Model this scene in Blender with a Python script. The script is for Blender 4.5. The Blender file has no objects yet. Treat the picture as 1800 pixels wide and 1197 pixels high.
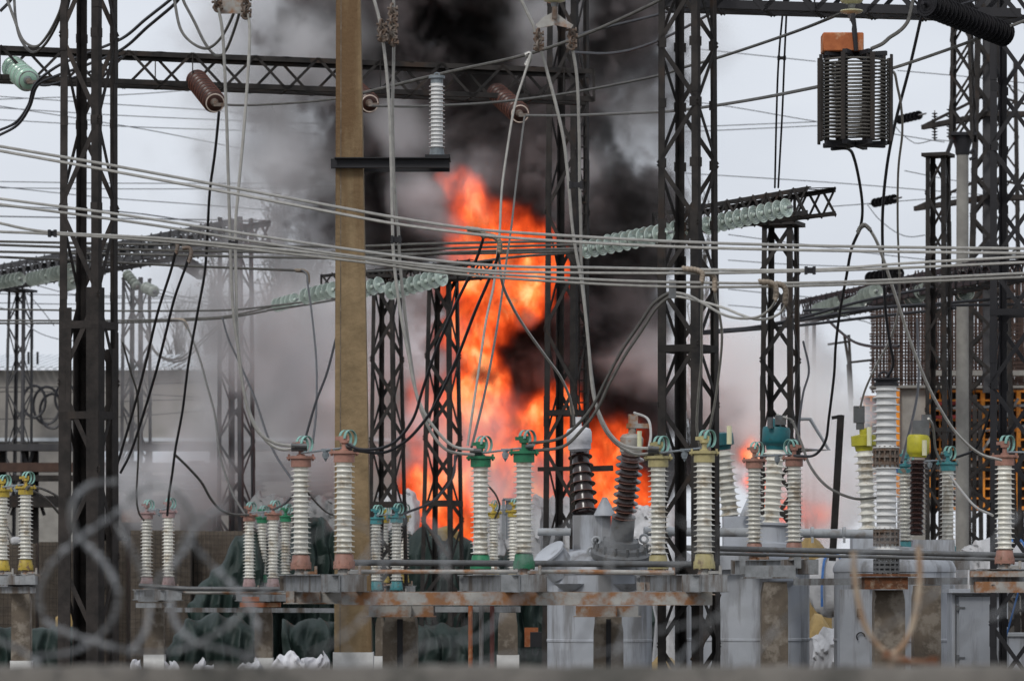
import bpy, math, random
from mathutils import Vector, Matrix, Quaternion
S = bpy.context.scene
R = math.radians
rnd = random.Random(7)
# ------------------------------------------------------------------ camera, sky, sun, exposure
F, YH, CH = 6800.0, 1023.0, 2.6          # focal length in photo pixels, horizon row, eye height (m)
cam = bpy.data.cameras.new('camera'); camo = bpy.data.objects.new('camera', cam); S.collection.objects.link(camo)
cam.sensor_width = 36.0; cam.sensor_fit = 'HORIZONTAL'; cam.lens = F / 1800 * 36.0
cam.shift_y = (YH - 598.0) / 1800.0
camo.location = (0, 0, CH); camo.rotation_euler = (R(90), 0, 0)
cam.clip_start = 0.5; cam.clip_end = 3000
cam.dof.use_dof = True; cam.dof.focus_distance = 46.0; cam.dof.aperture_fstop = 4.0
S.camera = camo
w = bpy.data.worlds.new('World'); S.world = w; w.use_nodes = True
nt = w.node_tree; nt.nodes.clear()
sky = nt.nodes.new('ShaderNodeTexSky'); sky.sky_type = 'NISHITA'; sky.sun_disc = False
sky.sun_elevation = R(42); sky.sun_rotation = R(205); sky.dust_density = 4.0; sky.altitude = 100
cl = nt.nodes.new('ShaderNodeRGB'); cl.outputs[0].default_value = (7.1, 7.45, 8.05, 1)   # the closed cloud deck
mx = nt.nodes.new('ShaderNodeMix'); mx.data_type = 'RGBA'; mx.inputs[0].default_value = 0.93
c2_ = nt.nodes.new('ShaderNodeRGB'); c2_.outputs[0].default_value = (6.3, 6.65, 7.3, 1)
wc = nt.nodes.new('ShaderNodeTexCoord'); wn = nt.nodes.new('ShaderNodeTexNoise'); wn.inputs['Scale'].default_value = 9; wn.inputs['Detail'].default_value = 5
mp_ = nt.nodes.new('ShaderNodeMapping'); mp_.inputs['Scale'].default_value = (1, 1, 2.2); nt.links.new(wc.outputs['Generated'], mp_.inputs[0]); nt.links.new(mp_.outputs[0], wn.inputs['Vector'])
wr = nt.nodes.new('ShaderNodeMapRange'); wr.inputs[1].default_value = .35; wr.inputs[2].default_value = .68; nt.links.new(wn.outputs[0], wr.inputs[0])
cm = nt.nodes.new('ShaderNodeMix'); cm.data_type = 'RGBA'; nt.links.new(wr.outputs[0], cm.inputs[0]); nt.links.new(cl.outputs[0], cm.inputs[6]); nt.links.new(c2_.outputs[0], cm.inputs[7])
nt.links.new(sky.outputs[0], mx.inputs[6]); nt.links.new(cm.outputs[2], mx.inputs[7])
bg = nt.nodes.new('ShaderNodeBackground'); bg.inputs[1].default_value = 0.112
nt.links.new(mx.outputs[2], bg.inputs[0])
ow = nt.nodes.new('ShaderNodeOutputWorld'); nt.links.new(bg.outputs[0], ow.inputs[0])
sun = bpy.data.lights.new('sun', 'SUN'); sun.energy = 1.45; sun.angle = R(14); sun.color = (1, .97, .92)
suno = bpy.data.objects.new('sun', sun); S.collection.objects.link(suno)
suno.rotation_euler = (R(48), 0, R(-25)); suno.location = (0, -20, 60)
S.view_settings.view_transform = 'Standard'; S.view_settings.look = 'None'
S.view_settings.exposure = 0; S.view_settings.gamma = 1
cy = S.cycles
cy.use_denoising = True; cy.denoiser = 'OPENIMAGEDENOISE'; cy.denoising_input_passes = 'RGB_ALBEDO_NORMAL'
cy.max_bounces = 10; cy.diffuse_bounces = 2; cy.glossy_bounces = 2; cy.transmission_bounces = 4
cy.volume_bounces = 8; cy.transparent_max_bounces = 8; cy.volume_step_rate = 1.5; cy.volume_max_steps = 512
cy.caustics_reflective = False; cy.caustics_refractive = False
cy.use_adaptive_sampling = True; cy.adaptive_threshold = 0.015

# ------------------------------------------------------------------ helpers
def P(px, py, d):
    "photo pixel at depth d -> point in the yard"
    return Vector(((px - 900) * d / F, d, CH + (YH - py) * d / F))
def X(px, d): return (px - 900) * d / F
def Zp(py, d): return CH + (YH - py) * d / F
def m_px(n, d): return n * d / F

class MB:
    def __init__(s): s.v = []; s.f = []; s.sm = []
    def add(s, vs, fs, smooth=False):
        o = len(s.v); s.v += [tuple(v) for v in vs]
        for f in fs: s.f.append(tuple(i + o for i in f)); s.sm.append(smooth)
        return s
    def hexa(s, c8):   # bottom 4 ccw, top 4
        return s.add(c8, [(3,2,1,0),(4,5,6,7),(0,1,5,4),(1,2,6,5),(2,3,7,6),(3,0,4,7)])
    def box(s, c, size, rz=0.0, m=None):
        hx, hy, hz = size[0]/2, size[1]/2, size[2]/2
        pts = [Vector(p) for p in ((-hx,-hy,-hz),(hx,-hy,-hz),(hx,hy,-hz),(-hx,hy,-hz),(-hx,-hy,hz),(hx,-hy,hz),(hx,hy,hz),(-hx,hy,hz))]
        M = m or Matrix.Rotation(rz, 3, 'Z')
        return s.hexa([M @ p + Vector(c) for p in pts])
    def bar(s, p0, p1, w_, h, up=None):
        p0, p1 = Vector(p0), Vector(p1); t = (p1 - p0)
        if t.length < 1e-6: return s
        t.normalize(); u = Vector(up) if up else (Vector((0,0,1)) if abs(t.z) < .9 else Vector((0,1,0)))
        a = t.cross(u).normalized(); b = a.cross(t).normalized()
        a *= w_/2; b *= h/2
        return s.hexa([p0-a-b, p0+a-b, p0+a+b, p0-a+b, p1-a-b, p1+a-b, p1+a+b, p1-a+b])
    def angle(s, p0, p1, da, db, t=.012):
        "L section along p0-p1; da, db are the two flange vectors"
        p0, p1, da, db = Vector(p0), Vector(p1), Vector(da), Vector(db)
        ta, tb = da.normalized()*t, db.normalized()*t
        ring = [Vector((0,0,0)), da, da+tb, ta+tb, ta+db, db]
        vs = [p0+r for r in ring] + [p1+r for r in ring]
        fs = [(i, (i+1) % 6, (i+1) % 6 + 6, i+6) for i in range(6)]
        fs += [(0,1,2,3), (0,3,4,5), (9,8,7,6), (11,10,9,6)]
        return s.add(vs, fs)
    def tube(s, pts, r, n=7, cap=True, smooth=True):
        pts = [Vector(p) for p in pts]
        vs = []; N = len(pts); ref = None
        for i, p in enumerate(pts):
            t = (pts[min(i+1, N-1)] - pts[max(i-1, 0)]).normalized()
            if ref is None: ref = Vector((0,1,0)) if abs(t.y) < .9 else Vector((1,0,0))
            a = t.cross(ref).normalized(); b = a.cross(t).normalized(); ref = b
            rr = r[i] if isinstance(r, (list, tuple)) else r
            for k in range(n):
                an = 2*math.pi*k/n; vs.append(p + a*(rr*math.cos(an)) + b*(rr*math.sin(an)))
        fs = [(i*n+k, i*n+(k+1) % n, (i+1)*n+(k+1) % n, (i+1)*n+k) for i in range(N-1) for k in range(n)]
        s.add(vs, fs, smooth)
        if cap: s.add(vs[:n], [tuple(range(n-1,-1,-1))]); s.add(vs[-n:], [tuple(range(n))])
        return s
    def lathe(s, prof, p0=(0,0,0), axis=(0,0,1), n=20, smooth=True, cap=True):
        "prof: [(r, h)] along axis from p0"
        p0 = Vector(p0); q = Vector((0,0,1)).rotation_difference(Vector(axis).normalized())
        vs = [p0 + q @ Vector((r*math.cos(2*math.pi*k/n), r*math.sin(2*math.pi*k/n), h)) for r, h in prof for k in range(n)]
        m = len(prof)
        fs = [(i*n+k, i*n+(k+1) % n, (i+1)*n+(k+1) % n, (i+1)*n+k) for i in range(m-1) for k in range(n)]
        s.add(vs, fs, smooth)
        if cap: s.add(vs[:n], [tuple(range(n-1,-1,-1))]); s.add(vs[-n:], [tuple(range(n))])
        return s
    def cyl(s, p0, p1, r0, r1=None, n=16, smooth=True):
        p0, p1 = Vector(p0), Vector(p1)
        return s.lathe([(r0, 0), (r1 if r1 is not None else r0, (p1-p0).length)], p0, p1-p0, n, smooth)
    def torus_arc(s, c, r, rt, a0, a1, ux, uz, n=18, k=6):
        c, ux, uz = Vector(c), Vector(ux), Vector(uz)
        return s.tube([c + ux*(r*math.cos(a0+(a1-a0)*i/n)) + uz*(r*math.sin(a0+(a1-a0)*i/n)) for i in range(n+1)], rt, k)
    def mesh(s, name, off=None):
        me = bpy.data.meshes.new(name)
        o = off or Vector((0,0,0))
        me.from_pydata([(x-o[0], y-o[1], z-o[2]) for x, y, z in s.v], [], s.f)
        me.polygons.foreach_set('use_smooth', s.sm); me.update(); me.set_sharp_from_angle(angle=R(38))
        return me

def link(name, data, parent=None, mat=None):
    o = bpy.data.objects.new(name, data); S.collection.objects.link(o)
    if parent: o.parent = parent
    if mat and data and not data.materials: data.materials.append(mat)
    return o
def tag(o, label=None, cat=None, group=None, kind=None):
    if label: o['label'] = label
    if cat: o['category'] = cat
    if group: o['group'] = group
    if kind: o['kind'] = kind
    return o
def thing(name, label, cat, loc=(0,0,0), rz=0, group=None):
    o = bpy.data.objects.new(name, None); S.collection.objects.link(o); o.empty_display_size = .2
    o.location = loc; o.rotation_euler = (0,0,rz)
    return tag(o, label, cat, group)
def wloc(o):
    v = Vector((0,0,0))
    while o: v = v + Vector(o.location); o = o.parent
    return v
def part(name, mb, mat, parent, label=None):
    "a part built in yard coordinates under an unrotated thing"
    o = link(name, mb.mesh(name, wloc(parent)), parent, mat)
    if label: o['label'] = label
    return o
def solo(name, mb, mat, label=None, cat=None, group=None, kind=None):
    xs = [v[0] for v in mb.v]; ys = [v[1] for v in mb.v]; zs = [v[2] for v in mb.v]
    b = Vector(((min(xs)+max(xs))/2, (min(ys)+max(ys))/2, min(zs)))
    o = link(name, mb.mesh(name, b), None, mat); o.location = b
    return tag(o, label, cat, group, kind)
def spline(pts, n=8):
    pts = [Vector(p) for p in pts]
    if len(pts) == 2: return pts
    out = []
    e = [2*pts[0]-pts[1]] + pts + [2*pts[-1]-pts[-2]]
    for i in range(1, len(e)-2):
        p0, p1, p2, p3 = e[i-1:i+3]
        for k in range(n):
            t = k/n
            out.append(.5*((2*p1)+(p2-p0)*t+(2*p0-5*p1+4*p2-p3)*t*t+(3*p1-p0-3*p2+p3)*t**3))
    out.append(pts[-1]); return out

# ------------------------------------------------------------------ materials
def mat(name, c1, c2=None, scale=6.0, rough=.7, metal=0.0, bump=.0, stain=None, stain_amt=.5, stain_scale=2.0, streak=False, detail=6, spec=.4, trans=0.0, per=True):
    m = bpy.data.materials.new(name); m.use_nodes = True
    N = m.node_tree.nodes; L = m.node_tree.links; b = N['Principled BSDF']
    b.inputs['Roughness'].default_value = rough; b.inputs['Metallic'].default_value = metal
    b.inputs['Specular IOR Level'].default_value = spec
    if trans: b.inputs['Transmission Weight'].default_value = trans; b.inputs['IOR'].default_value = 1.45
    tc = N.new('ShaderNodeTexCoord'); vec = tc.outputs['Object']
    if per:
        oi = N.new('ShaderNodeObjectInfo'); sc = N.new('ShaderNodeMath'); sc.operation = 'MULTIPLY'; sc.inputs[1].default_value = 57.0
        L.new(oi.outputs['Random'], sc.inputs[0])
        ad = N.new('ShaderNodeVectorMath'); ad.operation = 'ADD'; L.new(vec, ad.inputs[0]); L.new(sc.outputs[0], ad.inputs[1]); vec = ad.outputs[0]
    def noise(s, v=vec, d=detail):
        n = N.new('ShaderNodeTexNoise'); n.inputs['Scale'].default_value = s; n.inputs['Detail'].default_value = d; n.inputs['Roughness'].default_value = .65
        L.new(v, n.inputs['Vector']); return n
    def ramp(src, a, b_):
        r = N.new('ShaderNodeMapRange'); r.inputs[1].default_value = a; r.inputs[2].default_value = b_; L.new(src, r.inputs[0]); return r.outputs[0]
    def mixc(f, a, b_):
        x = N.new('ShaderNodeMix'); x.data_type = 'RGBA'; L.new(f, x.inputs[0])
        for i, v in ((6, a), (7, b_)):
            if isinstance(v, tuple): x.inputs[i].default_value = (*v, 1)
            else: L.new(v, x.inputs[i])
        return x.outputs[2]
    c2 = c2 or tuple(x*.7 for x in c1)
    n1 = noise(scale); col = mixc(ramp(n1.outputs[0], .35, .65), c1, c2)
    if stain:
        v = vec
        if streak:
            mp = N.new('ShaderNodeMapping'); mp.inputs['Scale'].default_value = (1, 1, .12); L.new(vec, mp.inputs[0]); v = mp.outputs[0]
        n2 = noise(stain_scale, v); t = .62 - stain_amt*.3
        col = mixc(ramp(n2.outputs[0], t, t+.12), col, stain)
    if per:                               # every piece weathers a little differently
        hv = N.new('ShaderNodeHueSaturation'); mr = N.new('ShaderNodeMapRange'); mr.inputs[3].default_value = .80; mr.inputs[4].default_value = 1.12
        L.new(oi.outputs['Random'], mr.inputs[0]); L.new(mr.outputs[0], hv.inputs['Value']); L.new(col, hv.inputs['Color']); col = hv.outputs[0]
    L.new(col, b.inputs['Base Color'])
    rr = N.new('ShaderNodeMapRange'); rr.inputs[3].default_value = max(0, rough-.12); rr.inputs[4].default_value = min(1, rough+.12)
    L.new(n1.outputs[0], rr.inputs[0]); L.new(rr.outputs[0], b.inputs['Roughness'])
    if bump:
        n3 = noise(scale*4); bp = N.new('ShaderNodeBump'); bp.inputs['Strength'].default_value = bump; bp.inputs['Distance'].default_value = .02
        L.new(n3.outputs[0], bp.inputs['Height']); L.new(bp.outputs[0], b.inputs['Normal'])
    return m
M = {}
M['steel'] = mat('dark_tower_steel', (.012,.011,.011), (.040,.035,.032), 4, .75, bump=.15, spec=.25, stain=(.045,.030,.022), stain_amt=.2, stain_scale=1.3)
M['steel_warm'] = mat('brown_black_steel', (.017,.015,.014), (.045,.038,.035), 5, .78, bump=.2, spec=.25, stain=(.055,.043,.036), stain_amt=.3, stain_scale=2, streak=True)
M['steel_far'] = mat('far_grey_steel', (.045,.045,.05), (.07,.068,.07), 4, .75)  # paler than the dark tower steel, used on distant frames
M['black_steel'] = mat('black_painted_steel', (.010,.010,.013), (.018,.017,.02), 5, .65)
M['galv'] = mat('galvanised_steel', (.30,.31,.32), (.20,.21,.215), 9, .55, .3, .15, stain=(.11,.09,.075), stain_amt=.45, stain_scale=5, streak=True)
M['rustpaint'] = mat('grey_paint_with_rust', (.37,.36,.335), (.26,.25,.235), 5, .7, 0, .2, stain=(.25,.115,.048), stain_amt=.5, stain_scale=3.2)
M['rust'] = mat('rusty_iron', (.15,.055,.022), (.08,.035,.018), 14, .85, 0, .3, stain=(.25,.19,.14), stain_amt=.35, stain_scale=9)
M['rustbox'] = mat('rust_red_sheet', (.40,.125,.042), (.29,.085,.03), 8, .8, 0, .1, stain=(.45,.27,.16), stain_amt=.3, stain_scale=5)
M['colconc'] = mat('ochre_stained_concrete', (.25,.178,.098), (.165,.118,.064), 3.6, .88, 0, .7, stain=(.125,.075,.036), stain_amt=.5, stain_scale=1.6, streak=True)
M['postconc'] = mat('brown_weathered_concrete', (.155,.125,.095), (.10,.082,.064), 4, .9, 0, .4, stain=(.23,.2,.165), stain_amt=.4, stain_scale=5)
M['greyconc'] = mat('grey_concrete', (.30,.29,.265), (.22,.21,.195), 3, .9, 0, .2)
M['wallconc'] = mat('rough_wall_concrete', (.20,.185,.165), (.14,.13,.118), 7, .95, 0, .5, stain=(.10,.095,.085), stain_amt=.4, stain_scale=5)
M['lime'] = mat('white_limewash', (.74,.74,.73), (.62,.62,.61), 9, .9, 0, .2)
M['porc'] = mat('white_porcelain', (.78,.765,.70), (.68,.665,.60), 5, .3, stain=(.44,.38,.29), stain_amt=.32, stain_scale=4.5, spec=.5)
M['porc_blue'] = mat('clean_white_porcelain', (.80,.80,.79), (.74,.74,.73), 5, .25, spec=.5)
M['porc_brown'] = mat('brown_porcelain', (.042,.021,.018), (.030,.016,.014), 6, .22, spec=.6)
M['porc_rim'] = mat('worn_rim_glaze', (.17,.065,.042), (.11,.045,.033), 20, .5)
M['brown_glass'] = mat('brown_glazed_disc', (.060,.022,.015), (.04,.016,.012), 8, .35, spec=.35)
M['rimwhite'] = mat('pale_rim', (.62,.52,.45), (.5,.4,.33), 15, .5)
M['glass'] = mat('green_insulator_glass', (.70,.80,.73), (.60,.71,.64), 6, .08, spec=.8, trans=.3)
M['glass_dim'] = mat('dusty_insulator_glass', (.36,.40,.36), (.27,.31,.28), 6, .3, spec=.5)
M['glass_pale'] = mat('pale_jade_glass', (.40,.60,.48), (.34,.53,.42), 6, .15, spec=.5, trans=.2)
M['cream_disc'] = mat('cream_glass_disc', (.66,.64,.42), (.6,.58,.36), 6, .2, spec=.6)
M['black_disc'] = mat('black_disc', (.010,.010,.012), (.016,.015,.017), 6, .7, spec=.2)
def paint(n, c, chip=(.2,.12,.08), amt=.25): M[n] = mat(n + '_paint', c, tuple(x*.75 for x in c), 9, .5, 0, .1, stain=chip, stain_amt=amt, stain_scale=12)
paint('pink', (.37,.19,.145)); paint('pinkpale', (.40,.27,.265)); paint('green', (.025,.20,.095), (.06,.08,.06), .1); paint('olive', (.45,.39,.19), (.25,.2,.12), .25)
paint('yellow', (.52,.38,.055)); paint('teal', (.055,.235,.255)); paint('lemon', (.48,.44,.03), (.3,.26,.06), .15); paint('petrol', (.012,.115,.135), (.03,.06,.06), .1)
paint('mint', (.24,.45,.40), (.3,.42,.38), .1); paint('grey', (.315,.335,.365), (.22,.22,.23), .2); paint('greyd', (.12,.125,.13), (.08,.075,.07), .3); paint('bluegrey', (.24,.275,.30), (.15,.15,.15), .2)
M['tank'] = mat('pale_grey_tank_paint', (.41,.43,.465), (.345,.365,.40), 1.6, .5, 0, .05, stain=(.20,.20,.205), stain_amt=.42, stain_scale=3.4, streak=True)
M['alu'] = mat('weathered_aluminium_strand', (.44,.43,.40), (.33,.32,.30), 14, .5, .2)
M['alu_dark'] = mat('grimy_aluminium_strand', (.13,.125,.115), (.08,.077,.07), 14, .6, .2)
M['black_wire'] = mat('black_sheathed_cable', (.013,.013,.017), (.02,.02,.024), 9, .5)
M['lug'] = mat('taped_cable_lug', (.33,.27,.21), (.22,.18,.14), 22, .6, .2)
M['alu_lug'] = mat('aluminium_lug', (.45,.44,.42), (.33,.32,.3), 14, .45, .5)
M['hardware'] = mat('rusted_fittings', (.11,.06,.035), (.19,.17,.15), 16, .7, .3, .2)
M['tarp'] = mat('dark_green_tarpaulin', (.015,.031,.026), (.008,.018,.015), 1.6, .6, 0, 1.0)
M['gabion'] = mat('brown_fabric_basket', (.105,.085,.066), (.075,.062,.05), 5, .95, 0, .5)
M['bag'] = mat('white_woven_sack', (.50,.50,.51), (.38,.38,.39), 4, .7, 0, .8)
M['bagdark'] = mat('grey_woven_sack', (.26,.26,.26), (.19,.19,.19), 4, .8, 0, .8)
M['sand'] = mat('heaped_sand', (.33,.235,.10), (.25,.175,.075), 9, .95, 0, .6)
M['plaster'] = mat('grey_render_wall', (.33,.31,.285), (.27,.255,.235), .5, .95, 0, .1, stain=(.2,.19,.18), stain_amt=.4, stain_scale=.25)
M['roof'] = mat('frosted_sheet_roof', (.50,.53,.56), (.40,.43,.46), 2, .6)
M['ground'] = mat('gravel_ground', (.12,.105,.085), (.075,.068,.055), 3, .95, 0, .6, per=False)
M['orange'] = mat('orange_formwork_frame', (.85,.31,.03), (.68,.23,.028), 5, .6, 0, .1, stain=(.25,.12,.06), stain_amt=.3, stain_scale=4)
M['panel'] = mat('dark_formwork_ply', (.030,.024,.020), (.05,.042,.035), 3, .8)
M['rebar'] = mat('rusty_rebar', (.085,.048,.035), (.055,.034,.028), 4, .85)
M['redpaint'] = mat('red_brace_paint', (.32,.035,.03), (.22,.03,.03), 5, .6)
M['blue'] = mat('blue_strap', (.05,.16,.42), (.04,.12,.32), 6, .6)
M['bark'] = mat('bare_bark', (.10,.09,.08), (.07,.063,.056), 6, .95)
M['leaf'] = mat('dry_winter_foliage', (.085,.08,.06), (.06,.058,.045), 3, .95)
M['razor'] = mat('zinc_razor_strip', (.30,.305,.31), (.22,.225,.23), 20, .5, .4)
M['razorust'] = mat('rust_scaled_bar', (.40,.33,.25), (.24,.14,.08), 16, .85, 0, .3)
M['glasswin'] = mat('dark_window', (.05,.055,.06), (.08,.085,.09), 1, .2)
M['pipe'] = mat('grey_pipe_paint', (.40,.42,.44), (.32,.335,.35), 3, .45, 0, .05, stain=(.22,.2,.18), stain_amt=.25, stain_scale=3)
M['white_sheet'] = mat('crumpled_white_film', (.62,.62,.64), (.48,.48,.51), 2, .45, 0, .8)

def ball(mb, c, r, n=12, k=8, jit=0.0, seed=0):
    "lumpy closed blob"
    g = random.Random(seed); c = Vector(c); r = Vector(r)
    vs = [c - Vector((0,0,r.z))]
    for i in range(1, k):
        a = math.pi*i/k - math.pi/2
        for j in range(n):
            b = 2*math.pi*j/n; q = 1 + g.uniform(-jit, jit)
            vs.append(c + Vector((r.x*math.cos(a)*math.cos(b)*q, r.y*math.cos(a)*math.sin(b)*q, r.z*math.sin(a)*q)))
    vs.append(c + Vector((0,0,r.z))); fs = []
    for j in range(n): fs.append((0, 1+(j+1) % n, 1+j))
    for i in range(k-2):
        for j in range(n): fs.append((1+i*n+j, 1+i*n+(j+1) % n, 1+(i+1)*n+(j+1) % n, 1+(i+1)*n+j))
    o = 1+(k-2)*n
    for j in range(n): fs.append((o+j, o+(j+1) % n, len(vs)-1))
    return mb.add(vs, fs, True)
# ------------------------------------------------------------------ the setting: ground
g_ = MB(); g_.add([(-900,-60,0),(900,-60,0),(900,2400,0),(-900,2400,0)], [(0,1,2,3)])
go = link('ground', g_.mesh('ground'), None, M['ground']); tag(go, 'gravel ground of the switchyard', None, None, 'structure')

# ------------------------------------------------------------------ lattice masts and beams
def mast(label, px0, px1, d, side0, side1, rot, z0, z1, leg, bay, m='steel', name='lattice_mast', brace=.05, style='X', seed=1, cap=False, group=None, struts=(), low=None):
    "px0/side0 at the foot z0, px1/side1 at the top z1"
    g = random.Random(seed); mm = M[m]
    root = thing(name, label, 'mast', (X(px0, d), d, z0), 0, group)
    def cor(k, z):
        t = (z-z0)/(z1-z0); s = (side0+(side1-side0)*t)/math.sqrt(2)
        a = R(rot + 90*k); return Vector((X(px0+(px1-px0)*t, d)+s*math.cos(a), d+s*math.sin(a), z))
    for k in range(4):
        p0, p1 = cor(k, z0), cor(k, z1)
        e1 = (cor(k+1, z0)-cor(k, z0)).normalized(); e2 = (cor(k+3, z0)-cor(k, z0)).normalized()
        mb = MB().angle(p0, p1, e1*leg, e2*leg, max(.012, leg*.12))
        if low:                                    # heavier lower leg sections
            q0, q1 = cor(k, z0), cor(k, low[1]+.22*k); o = -(e1+e2)*.004; mb.angle(q0+o, q1+o, e1*low[0], e2*low[0], .016)
        if leg > .072:
            z = z0 + 1.2 + g.random()
            while z < z1 - 1:                      # splice plates
                q0, q1 = cor(k, z), cor(k, z+.5); o = -(e1+e2)*.006
                mb.angle(q0+o, q1+o, e1*leg*.96, e2*leg*.96, .012); z += 2.9 + g.random()
        part('leg', mb, mm, root)
    nb = max(1, round((z1-z0)/bay)); h = (z1-z0)/nb
    for k in range(4):
        mb = MB()
        n = ((cor(k, z0)+cor(k+1, z0))/2 - (cor(0, z0)+cor(2, z0))/2).normalized()
        for i in range(nb):
            a0, a1, b0, b1 = cor(k, z0+i*h), cor(k, z0+(i+1)*h), cor(k+1, z0+i*h), cor(k+1, z0+(i+1)*h)
            q = n*.004
            if style == 'X' or (style == 'XZ' and i % 2):
                mb.bar(a0-q, b1-q, .008, brace, n.cross(b1-a0)); mb.bar(b0+q*2, a1+q*2, .008, brace, n.cross(a1-b0))
            else:
                if (i+k) % 2: mb.bar(a0-q, b1-q, .008, brace, n.cross(b1-a0))
                else: mb.bar(b0-q, a1-q, .008, brace, n.cross(a1-b0))
            if leg > .07 and d < 50:                     # gusset plates where the braces meet the leg
                for p_, e_ in ((a0, b0), (b0, a0)):
                    u_ = (e_-p_).normalized(); mb.hexa([p_-q*1.6+u_*x_+Vector((0, 0, z_))+n*y_ for z_ in (-.05, .05) for x_, y_ in ((.01, 0), (.095, 0), (.095, .01), (.01, .01))])
        part('lacing', mb, mm, root)
    for z in struts:
        mb = MB()
        for k in range(4): mb.bar(cor(k, z), cor(k+1, z), .012, brace*1.5)
        part('strut', mb, mm, root)
    if cap:
        mb = MB(); c = (cor(0, z1)+cor(2, z1))/2
        mb.box(c+Vector((0,0,.03)), (side1*1.35, side1*1.35, .06), R(rot+45)); part('cap_plate', mb, mm, root)
    return root

def lbeam(label, a, b, w_, h, bay, m='steel', ch=.08, brace=.05, name='lattice_beam', h1=None, solid=False, group=None, style='X'):
    "lattice beam from a to b (bottom centre line), width w_, height h"
    a, b = Vector(a), Vector(b); mm = M[m]
    root = thing(name, label, 'steel beam', (a+b)/2, 0, group)
    t = (b-a).normalized(); s = t.cross(Vector((0,0,1))).normalized(); L_ = (b-a).length
    up = Vector((0,0,1)); h1 = h1 or h
    def pt(f, sy, top): return a+(b-a)*f + s*(sy*w_/2) + up*((h+(h1-h)*f) if top else 0)
    for sy in (-1, 1):
        for top in (0, 1):
            part('chord', MB().angle(pt(0, sy, top), pt(1, sy, top), -s*sy*ch, up*(-ch if top else ch), .012), mm, root)
    nb = max(1, round(L_/bay))
    for sy in (-1, 1):
        mb = MB(); q = s*sy*.004
        for i in range(nb):
            f0, f1 = i/nb, (i+1)/nb
            if style == 'X': mb.bar(pt(f0, sy, 0)-q, pt(f1, sy, 1)-q, .008, brace, s.cross(pt(f1, sy, 1)-pt(f0, sy, 0)))
            fm = (f0+f1)/2
            if style == 'V' and sy > 0: fm = min(1, f1); f0 = (f0+f1)/2; f1 = min(1, f1+.5/nb)
            if style == 'X': mb.bar(pt(f0, sy, 1)+q, pt(f1, sy, 0)+q, .008, brace, s.cross(pt(f1, sy, 0)-pt(f0, sy, 1)))
            else:
                mb.bar(pt(f0, sy, 1)-q, pt(fm, sy, 0)-q, .008, brace, s.cross(pt(fm, sy, 0)-pt(f0, sy, 1)))
                mb.bar(pt(fm, sy, 0)-q, pt(f1, sy, 1)-q, .008, brace, s.cross(pt(f1, sy, 1)-pt(fm, sy, 0)))
            if i % 3 == 0: mb.bar(pt(f0, sy, 0)+q, pt(f0, sy, 1)+q, .04, .012, t)
        part('side_lacing', mb, mm, root)
    for top in (0, 1):
        mb = MB()
        for i in range(nb):
            f0, f1 = i/nb, (i+1)/nb; sg = 1 if i % 2 else -1
            mb.bar(pt(f0, sg, top), pt(f1, -sg, top), brace, .008); mb.bar(pt(f0, -1, top), pt(f0, 1, top), brace, .008)
        part('cross_lacing', mb, mm, root)
    return root

# portal masts near the camera
mast('thick dark near mast at the left side of the yard', 155, 157, 43, .50, .46, 24, 0, 10.6, .088, 1.0, 'steel_warm', brace=.055, seed=3, struts=(5.45, 4.45), style='Z', low=(.15, 5.2))
mast('tall dark mast right of the fire with two pale cable pairs before it', 1212, 1208, 41.5, .50, .46, 15.5, 0, 10.3, .075, .66, 'steel', brace=.05, style='Z', seed=5, struts=(5.1,), low=(.095, 5.9))
mast('tall dark mast standing right in front of the black smoke', 994, 1000, 64, .60, .50, 20, 0, 15.5, .10, .95, 'steel', brace=.06, style='Z', seed=6, struts=(11.0, 5.4))
mast('black mast at the right edge under the top beam', 1787, 1786, 46, .52, .50, 24, 0, 12, .08, .72, 'black_steel', brace=.05, style='Z', seed=8, struts=(5.8,))
mast('slim mast under the glass string crossarm right of centre', 1371, 1372, 56, .54, .44, 26.5, 0, 7.75, .075, .66, 'steel', brace=.06, style='Z', seed=9, cap=True, struts=(3.6,))
mast('left of the two short masts before the flames, nearest the ochre column', 683, 680, 72, .64, .42, 24, 0, 8.25, .075, .74, 'steel', brace=.07, style='Z', seed=11, cap=True, struts=(4.05,))
mast('right of the two short masts before the flames', 777, 779, 71, .70, .44, 24, 0, 8.25, .08, .74, 'steel', brace=.07, style='Z', seed=12, cap=True, struts=(4.05,))
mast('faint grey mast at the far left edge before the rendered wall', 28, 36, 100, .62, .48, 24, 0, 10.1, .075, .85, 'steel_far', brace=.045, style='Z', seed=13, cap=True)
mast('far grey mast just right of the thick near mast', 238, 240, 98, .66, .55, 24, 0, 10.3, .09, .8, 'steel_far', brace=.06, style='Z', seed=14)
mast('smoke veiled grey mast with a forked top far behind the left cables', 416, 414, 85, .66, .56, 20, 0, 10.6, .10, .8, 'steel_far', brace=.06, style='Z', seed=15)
mast('square topped slim mast beside the beige round column', 1652, 1649, 66, .40, .34, 22, 0, 9.85, .075, .6, 'steel', brace=.045, style='Z', seed=16, cap=True, struts=(5.2,))
mast('lattice mast head standing on the beige round column', 1693, 1689, 75, .46, .32, 30, 11.15, 15, .06, .62, 'steel', brace=.045, seed=17)
mast('thin far lattice mast behind the black mast at the right edge', 1768, 1766, 96, 1.0, .6, 35, 0, 15.5, .08, .9, 'steel', brace=.05, seed=21, style='Z')
t9 = mast('broad tapering pylon with two crossarms far right', 1741, 1737, 82, 1.35, .45, 38, 0, 16, .12, .95, 'steel', name='transmission_pylon', brace=.07, seed=18)
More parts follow.
